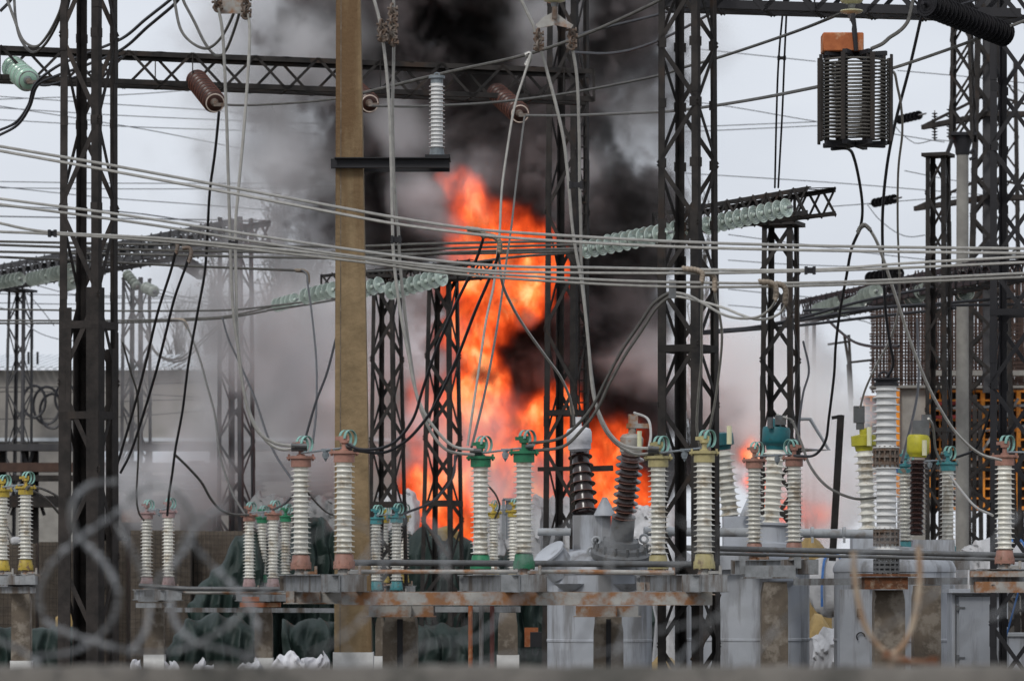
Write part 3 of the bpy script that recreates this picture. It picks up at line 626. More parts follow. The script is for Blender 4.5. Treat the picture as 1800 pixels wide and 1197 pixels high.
bx = thing('grey_box', 'low pale grey box at the right edge beside the cabinet', 'box', P(1800, 1443, 48)); part('body', MB().box(P(1800, 1280, 48), (m_px(62, 48), .5, m_px(330, 48))), M['tank'], bx); part('lid', MB().box(P(1800, 1114, 48), (m_px(70, 48), .56, .04)), M['pipe'], bx)
bx = thing('cable_terminal_box', 'grey flat box left of the stout concrete post', 'box', P(1500, 1443, 47.5)); part('body', MB().box(P(1500, 1240, 47.5), (m_px(52, 47.5), .4, m_px(410, 47.5))), M['tank'], bx); part('latch', MB().box(P(1510, 1076, 47.28), (.05, .03, .10)).torus_arc(P(1513, 1118, 47.27), .05, .008, 0, 4, (1,0,0), (0,0,1)), M['black_steel'], bx)
solo('leaning_rod', MB().cyl(P(1790, 1040, 47), P(1768, 1120, 47.1), .012, n=8), M['blue'], 'blue thin rod leaning by the cabinet', 'rod')
jb = thing('junction_box', 'small black box with a rusty orange back plate', 'box', P(935, 1140, 47)); part('back_plate', MB().box(P(934, 1119, 47.1), (m_px(24, 47), .03, m_px(34, 47))), M['rustbox'], jb); part('body', MB().box(P(942, 1123, 46.95), (m_px(20, 47), .14, m_px(26, 47))), M['black_steel'], jb); part('cable', MB().tube(spline([P(936, 1137, 46.9), P(937, 1148, 46.9), P(944, 1150, 46.9), P(948, 1137, 46.9)]), .008, 6), M['black_wire'], jb)
mb = MB().bar(P(1463, 985, 58), P(1478, 729, 58), .10, .10); mb.bar(P(1480, 731, 58), P(1462, 734, 58), .05, .05)
solo('black_pole', mb, M['steel'], 'slightly leaning black pole with a stub at its top', 'pole')
solo('pipe_frame', MB().tube([P(1385, 736, 56.6), P(1424, 736, 56.6), P(1457, 790, 56.6), P(1414, 790, 56.6), P(1395, 795, 56.6)], .028, 8), M['pipe'], 'bent grey pipe frame on the slim mast', 'frame')
mb = MB()
for py in (1000, 1130): mb.bar(P(1150, py-60, 47), P(1270, py+30, 47), .05, .05)
solo('tripod_strut', MB().bar(P(1262, 1042, 43.5), P(1222, 1160, 43.5), .08, .08).bar(P(1258, 1095, 44), P(1215, 1160, 44), .04, .04), M['steel'], 'dark slanting strut at the foot of the tall right mast', 'strut')
solo('gear_arm', MB().bar(P(945, 824, 62.5), P(1078, 822, 62.5), .05, .07).bar(P(1020, 824, 62.4), P(1078, 822, 62.4), .10, .09), M['steel'], 'dark horizontal arm on the mast before the smoke', 'arm')
ld = thing('caged_ladder', 'dark ladder inside the mast before the black smoke', 'ladder', P(1024, 1100, 64.1)); 
for px in (1018, 1030): part('rail', MB().bar(P(px, 1020, 64.0), P(px, 190, 64.0), .03, .03), M['steel'], ld)
mb = MB()
for i in range(42): mb.bar(P(1018, 200+i*19.5, 63.97), P(1030, 200+i*19.5, 63.97), .025, .025)
part('rung', mb, M['steel'], ld)

# ------------------------------------------------------------------ glass and porcelain strings
def disc_mesh(r, t): return MB().lathe([(.10*r, -t*.3), (.16*r, -.28*t), (.30*r, .05*t), (.5*r, .02*t), (.52*r, -.06*t), (.56*r, .0), (.74*r, -.04*t), (.76*r, -.1*t), (.80*r, -.05*t), (r*.97, -.14*t), (r, -.08*t), (.9*r, .06*t), (.6*r, .17*t), (.34*r, .22*t), (.12*r, .24*t)], n=22)
def string(label, p0, p1, n, r, m, cat='insulator string', group=None, cups=None, name='insulator_string', rimm=None, link0=0.0, link1=0.0, dbl=0):
    p0, p1 = Vector(p0), Vector(p1)
    if m in ('glass', 'glass_dim') and n > 2:      # real pitch of cap and pin discs sets how far the string runs away
        C = Vector((0, 0, CH)); sg = 1 if p1.y > p0.y else -1; want = n*1.12*r
        lat = ((p1-C)*(p0.y/p1.y)-(p0-C)).length; dd = math.sqrt(max(.2, want*want-lat*lat)); p1 = C+(p1-C)*((p0.y+sg*dd)/p1.y)
    ax = (p1-p0).normalized(); L_ = (p1-p0).length; t_ = L_/n
    t = thing(name, label, cat, p0, 0, group); q = Vector((0,0,1)).rotation_difference(ax)
    offs = [Vector((0,0,0))] if not dbl else [Vector((0,0,dbl/2)), Vector((0,0,-dbl/2))]
    key = 'disc%.3f%.3f%s' % (r, t_, m)
    for of in offs:
        for i in range(n):
            me = cached(key, lambda: disc_mesh(r, t_).mesh('disc'))
            o = link('disc', me, t, M[m]); o.location = of + ax*(t_*(i+.5)); o.rotation_mode = 'QUATERNION'; o.rotation_quaternion = q
    mb = MB()
    for of in offs: mb.cyl(p0+of-ax*(.04+link0), p1+of+ax*(.04+link1), .022 if r > .1 else .012, n=8)
    for of in offs:
        for i in range(n):
            c = p0+of+ax*(t_*(i+.5)); mb.cyl(c+ax*t_*.14, c+ax*t_*.62, r*.38, r*.28, 12)
    part('cap_and_pin', mb, M[cups or 'galv'], t)
    if rimm:
        rm = MB()
        for i in range(n):
            c = p0+ax*(t_*(i+.5)-.06*t_); rm.tube([c+q @ Vector((r*1.0*math.cos(a), r*1.0*math.sin(a), 0)) for a in [2*math.pi*k/24 for k in range(25)]], r*.035, 5, False)
        part('worn_rims', rm, M['porc_rim' if m == 'brown_glass' else 'glass'], t)
        e = p1+ax*.01; q2 = q; part('end_rim', MB().tube([e+q2 @ Vector((r*.80*math.cos(a), r*.80*math.sin(a), 0)) for a in [2*math.pi*k/24 for k in range(25)]], r*.06, 5, False), M[rimm], t)
        part('end_clamp', MB().cyl(e, e+ax*.12, r*.26, r*.2).box(e+ax*.12+Vector((.04,0,0)), (.16, .05, .05)), M['hardware'], t)
    return t
string('bright green glass string under the right end of the crossarm', P(1388, 364, 50), P(1236, 398, 52.5), 11, .125, 'glass')
string('bright green glass string crossing the tall right mast, upper row', P(1205, 400, 54), P(1062, 428, 57), 11, .125, 'glass')
string('green glass string of the lower row before the black smoke', P(1178, 408, 52), P(1022, 440, 56), 11, .13, 'glass')
string('green glass string in front of the short masts before the flames', P(781, 486, 69), P(680, 513, 72), 8, .165, 'glass')
string('green glass string just right of the ochre column, mostly hidden', P(672, 499, 70), P(596, 521, 73), 6, .155, 'glass')
string('green glass string left of the ochre column, upper and nearer', P(590, 508, 72), P(532, 522, 75), 6, .155, 'glass')
string('green glass string left of the ochre column, small and farthest', P(522, 526, 76), P(482, 537, 79), 5, .14, 'glass')
string('pale glass string at the left edge under the far crossbeam', P(38, 489, 95), P(-8, 498, 99), 6, .17, 'glass_dim', dbl=.0)
string('pale glass string left of the thick mast under the far crossbeam', P(84, 484, 92), P(52, 491, 95), 5, .175, 'glass_dim')
string('pale glass string half hidden behind the thick mast', P(128, 474, 90), P(88, 483, 93), 6, .17, 'glass_dim')
string('short pale glass string behind the thick mast, lowest one', P(130, 494, 91), P(112, 500, 93), 3, .19, 'glass_dim')
string('dim glass string slanting down on the far mast right of the thick mast', P(222, 480, 96), P(242, 505, 94), 5, .13, 'glass_dim')
string('dim glass string lower right on the same far mast', P(255, 505, 95), P(273, 513, 94), 4, .15, 'glass_dim')
string('faint hazy glass chain low in the smoke left of the column', P(535, 648, 94), P(490, 660, 96), 7, .15, 'glass_dim')
string('faint hazy green glass string slanting in the grey smoke', P(465, 612, 95), P(498, 640, 94), 8, .20, 'glass_pale')
string('dark silhouetted glass string on the smoky crossbeam', P(310, 452, 88), P(355, 480, 86), 8, .17, 'black_disc')
string('dusty glass string on the black gantry, leftmost one', P(1478, 531, 78), P(1434, 546, 80), 8, .145, 'glass_dim')
string('dusty glass string on the black gantry, second from the left', P(1514, 528, 75), P(1480, 543, 77), 7, .145, 'glass_dim')
string('dusty glass string on the black gantry, third from the left', P(1542, 511, 73), P(1516, 521, 75), 5, .145, 'glass_dim')
string('dusty glass string on the black gantry before the beige column', P(1650, 499, 70), P(1616, 514, 72), 6, .145, 'glass_dim')
string('short dusty glass string on the black gantry, lower middle', P(1612, 516, 72), P(1602, 528, 73), 2, .18, 'glass_dim')
string('short dusty glass string right of the beige column', P(1700, 512, 70), P(1690, 520, 71), 2, .16, 'glass_dim')
string('fat pale green string hanging end on at the top left', P(22, 118, 58), P(50, 142, 56.8), 6, .175, 'glass_pale', rimm='galv')
string('brown glazed string with a white end ring left of the ochre column', P(345, 140, 58.2), P(378, 181, 56.6), 9, .165, 'brown_glass', rimm='rimwhite', cups='hardware')
string('brown glazed string peeping out right of the ochre column', P(618, 152, 59), P(650, 182, 57.3), 9, .155, 'brown_glass', rimm='rimwhite', cups='hardware')
string('brown glazed string above the fire with a white chipped patch', P(872, 163, 60), P(914, 200, 58), 9, .16, 'brown_glass', rimm='rimwhite', cups='hardware')
for a, b, lab in ((P(1617, 202, 90), P(1578, 211, 92), 'upper'), (P(1574, 349, 88), P(1535, 357, 90), 'lower')):
    string('%s small black disc string reaching left from the far pylon' % lab, a, b, 6, .11, 'black_disc', link0=.5, link1=.3)
string('thin hanging black disc string left of the far mast head', P(1643, 197, 88), P(1643, 245, 88), 9, .07, 'black_disc')
string('thin hanging black disc string touching the far mast head', P(1669, 190, 88), P(1669, 243, 88), 9, .07, 'black_disc')
string('black disc string lying on the far gantry beam', P(1582, 480, 76), P(1526, 489, 78), 7, .13, 'black_disc')
string('heavy black disc chain hanging under the top right beam, front one', P(1626, 6, 40), P(1770, 62, 41), 20, .135, 'black_disc', cups='black_steel')
string('heavy black disc chain just behind and above the front one', P(1640, 0, 41), P(1700, 24, 41.5), 12, .135, 'black_disc', cups='black_steel')
string('cream glass disc pair holding the wire coil', P(1497, -6, 40), P(1497, 30, 40), 2, .12, 'cream_disc')
string('cream glass disc above the rusty yoke at the top', P(975, -8, 40), P(975, 10, 40), 1, .12, 'cream_disc')

# ------------------------------------------------------------------ hanging line trap (wire coil)
M['coilwire'] = mat('grimy_coil_wire', (.15,.14,.125), (.09,.085,.075), 14, .6, .2)
d = 40; lt = thing('line_trap', 'hanging dark wire coil with a rusty red box on top', 'wire coil', P(1500, 250, d))
cx, cy0 = X(1503, d), d; rc = m_px(58, d)
mb = MB(); zt, zb = Zp(104, d), Zp(246, d); turns = 22
mb.tube([(cx+rc*math.cos(a), cy0+rc*math.sin(a), zt+(zb-zt)*i/(turns*28)) for i in range(turns*28+1) for a in [2*math.pi*i/28]], .0105, 6)
part('coil', mb, M['coilwire'], lt)
for k in range(8):
    a = R(22+45*k); c = Vector((cx+rc*1.02*math.cos(a), cy0+rc*1.02*math.sin(a), 0)); tx = Vector((-math.sin(a), math.cos(a), 0)); rr = Vector((math.cos(a), math.sin(a), 0))
    mb = MB()
    for o in (-.032, .045): mb.bar(c+rr*o+Vector((0,0,zt+.03)), c+rr*o+Vector((0,0,zb-.03)), .045, .02, tx.cross(Vector((0,0,1))))
    part('spacer_bar', mb, M['steel_warm'], lt)
for z, nm in ((zt+.045, 'top_frame'), (zb-.045, 'bottom_frame')):
    mb = MB()
    for k in range(4):
        a = R(22+45*k); e = Vector((rc*math.cos(a), rc*math.sin(a), 0)); mb.bar(Vector((cx, cy0, z))-e, Vector((cx, cy0, z))+e, .05, .045)
    part(nm, mb, M['black_steel'], lt)
rbx = part('tuning_box', MB().box((X(1480, d), d-.02, Zp(77, d)), (m_px(72, d), .28, m_px(33, d))), M['rustbox'], lt)
rbx.modifiers.new('bevel', 'BEVEL').width = .012
mb = MB().tube([(X(1497, d), d-.18, Zp(28, d)), (X(1497, d), d-.18, Zp(40, d)), (X(1499, d), d-.18, Zp(48, d)), (X(1499, d), d-.18, Zp(56, d)), (X(1502, d), d-.18, Zp(94, d))], [.016, .03, .022, .028, .022], 8)
part('hanger', mb, M['black_steel'], lt)

# ------------------------------------------------------------------ yoke plates and clamps at the top edge
yk = thing('yoke_plate', 'rusty triangular yoke plate under the cream disc at the top', 'yoke plate', P(975, 50, 39.6))
mb = MB(); pl = [(941, 44), (955, 30), (975, 20), (990, 32), (1008, 44), (1004, 50), (975, 44), (946, 50)]
vs = [P(x_, y_, 39.6) for x_, y_ in pl] + [P(x_, y_, 39.6)+Vector((0,.02,0)) for x_, y_ in pl]; n = len(pl)
mb.add(vs, [tuple(range(n)), tuple(range(2*n-1, n-1, -1))] + [(i, (i+1) % n, (i+1) % n+n, i+n)[::-1] for i in range(n)])
part('plate', mb, M['rustpaint'], yk); part('shackle', MB().tube([P(975, 12, 39.55), P(975, 34, 39.55)], .028, 8), M['hardware'], yk)
def clamp(label, px, py, h, d, name='wire_clamp', group='rusted wire clamps at the top edge'):
    g = random.Random(int(px)); mb = MB()
    k = 0; y = py-h/2
    while y < py+h/2-4:                       # shackles and links, turned by quarters
        l = min(13, py+h/2-y); c = P(px+g.uniform(-1.5, 1.5), y+l/2, d); ux = Vector((1, .25, 0)) if k % 2 else Vector((.45, 1, 0)).normalized()
        n_ = 16; mb.tube([c+ux*(m_px(6, d)*math.cos(a))+Vector((0, 0, 1))*(m_px(l*.62, d)*math.sin(a)) for a in [2*math.pi*q/n_ for q in range(n_+1)]], .013, 6, False)
        mb.cyl(c-Vector((m_px(9, d), 0, 0)), c+Vector((m_px(9, d), .01, 0)), .013, n=6); mb.cyl(c+Vector((m_px(7, d), -.01, 0)), c+Vector((m_px(10, d), -.01, 0)), .024, n=6)
        y += l*.8; k += 1
    mb.box(P(px, py+h*.3, d+.02), (m_px(9, d), .03, m_px(h*.4, d)), .3)
    return solo(name, mb, M['hardware'], label, 'wire clamp', group)
clamp('rusted wire clamp at the left below the rusty yoke', 947, 70, 36, 39.6); clamp('rusted wire clamp at the right below the rusty yoke', 1004, 66, 40, 39.7)
clamp('rusted double wire clamp at the top right of the ochre column, left half', 672, 54, 36, 39.6); clamp('rusted double wire clamp at the top right of the ochre column, right half', 690, 44, 72, 39.7)
clamp('rusted wire clamp at the top, left of the left yoke', 381, 8, 22, 40); clamp('rusted wire clamp at the top, right of the left yoke', 431, 12, 40, 40)
mb = MB(); mb.box(P(405, 12, 40.1), (m_px(44, 40), .02, m_px(24, 40))); solo('yoke_plate', mb, M['rustpaint'], 'pale blue grey yoke plate between two clamps at the top left', 'yoke plate')
# ------------------------------------------------------------------ wires
def wire(label, pts, r, m, d0, d1=None, name='power_cable', n=8, sides=6, group=None):
    d1 = d0 if d1 is None else d1; q = []
    L_ = [0]
    for a, b in zip(pts, pts[1:]): L_.append(L_[-1] + math.hypot(b[0]-a[0], b[1]-a[1]))
    for p, l in zip(pts, L_): q.append(P(p[0], p[1], p[2] if len(p) > 2 else d0+(d1-d0)*l/L_[-1]))
    return solo(name, MB().tube(spline(q, n), r, sides), M[m], label, 'cable', group)
# front pale conductors, left to right
G1 = 'pale twin conductors sweeping across the whole view'
wire('upper strand of the topmost pale pair sweeping down from the left', [(-20,253),(0,257),(210,293),(400,328),(600,365),(700,383),(830,402),(960,412),(1200,425),(1500,433),(1820,437)], .0138, 'alu', 35.5, 36.5, 'conductor', group=G1)
wire('lower strand of the topmost pale pair sweeping down from the left', [(-20,261),(0,265),(210,303),(400,338),(600,376),(700,394),(830,411),(960,422),(1200,434),(1500,441),(1820,445)], .0138, 'alu', 35.5, 36.5, 'conductor', group=G1)
wire('upper strand of the middle pale pair', [(-20,345),(0,349),(130,366),(240,381),(420,409),(600,436),(760,457),(900,468),(1040,470),(1200,473),(1420,474),(1600,462),(1820,450)], .013, 'alu', 36, 36.5, 'conductor', group=G1)
wire('lower strand of the middle pale pair', [(-20,355),(0,359),(240,391),(420,420),(600,447),(760,466),(900,477),(1200,480),(1430,476),(1600,470),(1820,460)], .013, 'alu', 36, 36.5, 'conductor', group=G1)
wire('upper strand of the lowest pale pair, starting at the left edge clamp', [(-20,387),(0,392),(90,408),(300,420),(600,450),(800,475),(1000,489),(1200,496),(1450,496),(1820,479)], .013, 'alu', 36.4, 36.8, 'conductor', group=G1)
wire('lower strand of the lowest pale pair crossing the ochre column', [(-20,404),(0,407),(90,411),(300,425),(600,456),(800,481),(1000,496),(1200,504),(1450,501),(1820,486)], .013, 'alu', 36.4, 36.8, 'conductor', group=G1)
# mid conductors behind the thick mast
G2 = 'thin conductors running to the glass strings'
for i, (pts, lab, d0, d1) in enumerate((
    ([(-10,424),(300,430),(600,433),(760,428),(1000,424),(1080,430)], 'thin conductor, highest of the set before the flames', 60, 57),
    ([(-10,430),(300,440),(600,443),(800,436),(1000,430),(1060,432)], 'thin conductor, second highest of the set before the flames', 60, 57),
    ([(-10,442),(300,448),(600,453),(800,443),(1000,437),(1022,440)], 'thin conductor, third of the set before the flames', 60, 56),
    ([(600,447),(760,446),(900,444),(1022,441)], 'thin conductor, lowest of the set before the flames', 60, 56),
    ([(-10,451),(150,458),(300,466),(520,475)], 'thin conductor ending in an elbow left of the ochre column', 60, 60),
    ([(-10,543),(200,546),(385,545),(480,537),(590,523)], 'thin conductor meeting the glass strings left of the column', 82, 74),
    ([(-10,563),(200,563),(320,560),(400,555),(482,538)], 'pale conductor, upper of the pair below the far crossbeam', 80, 79),
    ([(-10,568),(200,567),(320,563),(400,558),(470,546)], 'pale conductor, lower of the pair below the far crossbeam', 80, 79),
    ([(470,545),(540,535),(600,525),(680,514)], 'thin conductor along the lower side of the glass strings', 76, 72),
    ([(630,478),(760,470),(900,452),(1022,443)], 'thin pale conductor rising to the right over the flames', 62, 56),
    )):
    wire(lab, pts, .020, 'alu_dark', d0, d1, 'conductor', group=G2)
# high tension leads in the upper half
G3 = 'dark conductors in the upper half'
for pts, lab, m, r, d0, d1 in (
    ([(618,168),(643,162),(787,127),(921,97),(1030,60),(1147,7),(1170,-8)], 'grey conductor rising from the column to the top right', 'alu_dark', .018, 44, 40),
    ([(1010,92),(1031,93),(1068,94),(1108,88),(1148,75),(1190,56),(1260,18)], 'black sagging conductor right of the tall dark mast', 'black_wire', .022, 62, 55),
    ([(1010,64),(1031,57),(1090,42),(1148,28),(1200,12)], 'black straight conductor near the top right of the smoke', 'black_wire', .020, 60, 56),
    ([(655,186),(720,187),(784,185),(867,180),(991,165),(1148,135),(1200,119),(1267,100),(1400,55),(1500,15)], 'long grey conductor rising from the hidden brown string to the coil hanger', 'alu_dark', .019, 57, 41),
    ([(925,203),(1000,203),(1148,197),(1200,193),(1267,184),(1350,170),(1440,152)], 'grey conductor from the brown string above the fire to the wire coil', 'alu_dark', .019, 57.5, 40.5),
    ([(1562,122),(1600,110),(1678,83),(1740,60),(1810,33)], 'grey conductor from the wire coil to the right edge', 'alu_dark', .017, 40.4, 41),
    ([(386,183),(420,185),(480,183),(560,177),(625,168)], 'grey conductor from the left brown string to the ochre column', 'alu_dark', .017, 56.5, 57),
    ([(320,-12),(306,8),(260,47),(214,87),(150,115),(100,133),(66,150),(52,188),(30,220),(-6,240)], 'black looping cable by the fat green string, lower one', 'black_wire', .022, 50, 56),
    ([(310,-12),(299,0),(256,34),(214,68),(150,95),(100,117),(62,148),(50,185),(28,215),(-6,231)], 'black looping cable by the fat green string, upper one', 'black_wire', .022, 50, 56),
    ([(60,146),(80,150),(110,143),(180,118),(214,100)], 'short black lead right of the fat green string', 'black_wire', .02, 56, 55),
    ([(11,-10),(13,0),(25,33),(40,70),(63,82),(83,63),(104,23),(112,-10)], 'grey hanging loop at the top left corner, outer', 'alu_dark', .018, 48, 46),
    ([(23,-10),(25,0),(28,37),(37,70),(57,92),(80,77),(104,33),(114,-8)], 'grey hanging loop at the top left corner, deeper', 'alu_dark', .018, 48.4, 46),
    ([(0,20),(15,5),(24,-8)], 'short dark lead at the very top left', 'black_wire', .02, 48, 48),
    ([(305,-10),(307,3),(317,50),(337,75),(364,85),(388,67),(408,30),(421,-10)], 'dark jumper loop left of the rusted clamps, shallower', 'alu_dark', .016, 42, 40.5),
    ([(320,-10),(324,5),(341,37),(361,77),(381,98),(398,87),(418,33),(424,0)], 'dark jumper loop left of the rusted clamps, deeper', 'alu_dark', .016, 42, 40.5),
    ([(1608,-8),(1604,5),(1598,32),(1590,46),(1578,57),(1564,66),(1551,77),(1531,86)], 'thick lead curving down onto the wire coil top', 'alu_dark', .02, 40, 40),
    ([(1606,0),(1620,10),(1660,13),(1700,5),(1730,-6)], 'thin black loop across the top right beam', 'black_wire', .014, 40.5, 41)):
    wire(lab, pts, r, m, d0, d1, 'conductor', group=G3)
# droppers
G4 = 'dropper cables down to the disconnectors'
for pts, lab, m, r, d0, d1 in (
    ([(384,14),(392,67),(398,200),(401,300),(404,400),(409,533),(419,614),(431,700),(451,754),(481,777),(518,784)], 'long grey dropper to the pink near disconnector, left strand', 'alu', .0165, 40, 40.7),
    ([(436,24),(439,67),(431,200),(419,334),(414,400),(415,500),(417,587),(424,660),(441,730),(468,774),(494,789),(520,787)], 'long grey dropper to the pink near disconnector, right strand', 'alu', .0165, 40, 40.8),
    ([(385,197),(378,267),(369,334),(365,400),(360,477),(347,550),(331,640),(321,720),(309,785),(303,830),(297,870),(294,905)], 'black dropper from the left brown string to a far disconnector', 'black_wire', .021, 56.5, 64),
    ([(306,797),(330,820),(354,847),(370,875),(388,895),(410,903),(437,904)], 'bare pale branch cable to the far pink disconnector', 'alu_dark', .022, 63, 65),
    ([(322,425),(311,437),(300,477),(277,550),(257,634),(240,700),(217,780),(205,820)], 'black dropper from the taped elbow left, left strand', 'black_wire', .02, 50, 54),
    ([(300,428),(328,428),(335,440),(327,467),(307,523),(291,587),(274,654),(250,734),(230,794),(212,830)], 'black dropper from the taped elbow left, right strand', 'black_wire', .02, 50, 54),
    ([(290,562),(316,563),(329,574),(351,630),(364,677),(378,730),(387,800),(408,864),(432,906)], 'thin dropper to the far pink disconnector from the pale pair', 'alu_dark', .020, 78, 66),
    ([(391,558),(401,594),(424,644),(448,700),(468,760),(485,800),(512,840),(518,850)], 'black dropper passing behind the near pink insulator', 'black_wire', .020, 79, 60),
    ([(520,475),(533,476),(540,485),(541,500),(548,550),(556,634),(556,717),(550,778)], 'black dropper from the elbow to the pink contact ring', 'black_wire', .015, 60, 42),
    ([(593,585),(575,654),(555,707),(536,772)], 'black slanting cable from the column to the pink contact ring', 'black_wire', .014, 43, 41.5),
    ([(258,580),(271,614),(294,630),(321,627),(351,600),(384,570),(420,540)], 'hanging slack loop on the far masts at the left, upper', 'alu_dark', .022, 90, 84),
    ([(256,590),(274,620),(298,634),(325,631),(355,603),(388,572)], 'hanging slack loop on the far masts at the left, lower', 'alu_dark', .022, 90.4, 84),
    ([(215,600),(230,654),(242,700),(243,797),(240,870),(244,900),(253,914)], 'thin bare cable beside the thick mast', 'alu_dark', .016, 60, 64.5),
    ([(48,855),(70,857),(95,868),(130,890)], 'short grey lead behind the yellow disconnector', 'alu_dark', .02, 55, 58),
    ([(46,858),(66,866),(85,880),(115,915)], 'short grey lead below the other by the yellow disconnector', 'alu_dark', .02, 55, 58),
    ([(655,-10),(668,40),(678,110),(685,200),(688,300),(690,400),(692,450),(697,500),(707,567),(717,617),(730,684),(747,727),(774,764),(800,785),(832,790)], 'long pale dropper to the green disconnector, left strand', 'alu', .0165, 39.6, 40.6),
    ([(692,-10),(692,100),(690,200),(692,300),(697,385),(700,400),(703,460),(710,534),(720,617),(734,700),(757,757),(787,791),(834,799)], 'long pale dropper to the green disconnector, right strand', 'alu', .0165, 39.7, 40.7),
    ([(933,94),(929,110),(921,134),(904,190),(891,267),(882,334),(879,398),(876,430),(868,500),(855,560),(843,640),(834,700),(822,783)], 'grey dropper over the fire from the pale elbow, left strand', 'alu', .013, 41, 41),
    ([(922,205),(914,267),(906,334),(899,398),(890,460),(880,534),(867,614),(850,700),(829,785)], 'grey dropper over the fire from the brown string', 'alu_dark', .015, 57, 42),
    ([(828,404),(846,410),(849,420),(830,474),(800,537),(767,614),(743,684),(727,734),(700,771),(670,787),(633,789),(612,780)], 'black heavy cable hanging before the short masts, left strand', 'black_wire', .016, 37, 39),
    ([(846,410),(868,416),(877,428),(874,454),(857,497),(834,550),(803,630),(767,707),(740,747),(710,777),(673,795),(622,791)], 'black heavy cable hanging before the short masts, right strand', 'black_wire', .016, 37, 39),
    ([(876,440),(883,497),(900,537),(924,577),(960,627),(984,660),(1000,694),(1006,722),(1008,745)], 'pale lead curving to the white wrapped bushing', 'alu', .017, 42, 50),
    ([(912,-10),(929,27),(937,43),(945,70),(949,80),(964,134),(978,187),(991,247),(999,317),(1006,398),(1014,450),(1024,507),(1034,600),(1042,687),(1054,727),(1074,764),(1101,784),(1145,788)], 'long pale dropper to the olive disconnector, left strand', 'alu', .0165, 39.6, 40.7),
    ([(1003,70),(1014,134),(1018,234),(1019,327),(1021,398),(1022,467),(1031,567),(1041,667),(1054,734),(1078,774),(1114,797),(1147,796)], 'long pale dropper to the olive disconnector, right strand', 'alu', .0165, 39.7, 40.8),
    ([(1182,515),(1173,516),(1148,534),(1121,574),(1094,614),(1067,664),(1044,710),(1017,744),(984,770),(930,779)], 'black heavy cable from the tall mast to the green disconnector, upper', 'alu_dark', .0165, 38.5, 39.3),
    ([(1184,521),(1174,523),(1152,543),(1127,582),(1100,622),(1072,672),(1050,718),(1024,753),(990,784),(935,792)], 'black heavy cable from the tall mast to the green disconnector, lower', 'alu_dark', .0165, 38.5, 39.3),
    ([(1180,515),(1188,514),(1213,520),(1240,535),(1270,552),(1300,559),(1331,557),(1351,545),(1363,528),(1364,512)], 'pale slack loop right of the tall mast, shallower', 'alu', .0135, 38.4, 37.2),
    ([(1182,520),(1200,522),(1230,529),(1270,540),(1300,552),(1325,560),(1348,560),(1371,550),(1381,533),(1381,520)], 'pale slack loop right of the tall mast, deeper', 'alu', .0135, 38.4, 37.2),
    ([(1234,490),(1234,530),(1233,580),(1233,630),(1228,690),(1225,750),(1232,790)], 'pale dropper beside the right mast legs, left strand', 'alu', .0135, 38, 40.5),
    ([(1256,508),(1259,530),(1266,560),(1269,600),(1262,670),(1252,730),(1237,793)], 'pale dropper beside the right mast legs, right strand', 'alu', .0135, 38, 40.5),
    ([(1462,262),(1491,262),(1502,280),(1512,327),(1516,367),(1512,400),(1497,437),(1487,490),(1476,550),(1469,607),(1466,660),(1457,734),(1451,774),(1432,799),(1405,801),(1396,800)], 'black cable from the coil foot down to a pink disconnector', 'black_wire', .017, 40, 46.5),
    ([(1512,398),(1522,395),(1539,420),(1552,453),(1571,510),(1584,550),(1604,610),(1631,677),(1658,727),(1684,764),(1721,796),(1760,808)], 'long pale cable from the taped joint to the right disconnector', 'alu', .0165, 40, 42),
    ([(1629,-10),(1626,0),(1601,110),(1574,214),(1558,300),(1551,397),(1556,534),(1564,600),(1570,640),(1556,668)], 'long black dropper onto the tall white column', 'black_wire', .017, 41, 43.9),
    ([(1566,123),(1573,130),(1577,150),(1584,187),(1586,234),(1579,300),(1578,397),(1581,527),(1567,590),(1541,640),(1521,684),(1512,716)], 'pale dropper from the coil side to the yellow bushing', 'alu', .0145, 40, 50.5),
    ([(1379,-10),(1369,100),(1365,200),(1362,330)], 'long thin vertical pair over the right crossarm, left strand', 'black_wire', .013, 49, 51),
    ([(1384,-10),(1379,100),(1375,200),(1368,330)], 'long thin vertical pair over the right crossarm, right strand', 'black_wire', .013, 49, 51),
    ([(1386,735),(1394,742),(1410,782),(1425,820),(1455,855),(1500,875),(1540,874)], 'grey cable from the teal pot curving to the right', 'alu_dark', .018, 49.6, 48),
    ([(1632,735),(1640,750),(1645,790),(1656,815)], 'pale lead from the right yellow pot', 'alu', .018, 50.4, 51.6),
    ([(1660,805),(1690,800),(1720,780),(1745,700),(1760,600),(1770,560)], 'black cable rising at the right from the teal disconnector', 'black_wire', .018, 52, 50),
    ([(1670,835),(1690,862),(1715,890),(1745,905)], 'pale cable between the teal and the right disconnectors', 'alu', .016, 51, 44),
    ([(1612,560),(1614,680),(1590,792),(1585,812)], 'black dropper to the teal disconnector behind the white column', 'black_wire', .018, 56, 52),
    ([(1412,600),(1422,650),(1412,690),(1405,740),(1400,790)], 'black loose cable beside the slim mast', 'black_wire', .016, 55, 52),
    ([(1115,725),(1138,735),(1144,760),(1140,790)], 'pale bent lead on the right brown bushing', 'alu', .016, 49, 44),
    ([(1365,728),(1385,735),(1392,742)], 'short lead on the teal pot', 'alu', .014, 49.7, 49.6),
    ([(870,910),(878,890),(872,870),(860,855),(850,845)], 'thin dark lead above the far yellow disconnector', 'alu_dark', .018, 70, 69),
    ([(700,905),(715,900),(760,880),(795,840),(800,800)], 'dark lead from the teal far disconnector rising left of the flames', 'black_wire', .022, 66, 68),
    ([(480,895),(500,885),(515,870)], 'short dark lead above the far pink disconnector', 'black_wire', .02, 65, 62),
    ([(523,835),(545,870),(575,900),(600,905)], 'thin lead between the near pink insulators', 'alu_dark', .016, 58, 62)):
    wire(lab, pts, r, m, d0, d1, 'dropper_cable', group=G4)
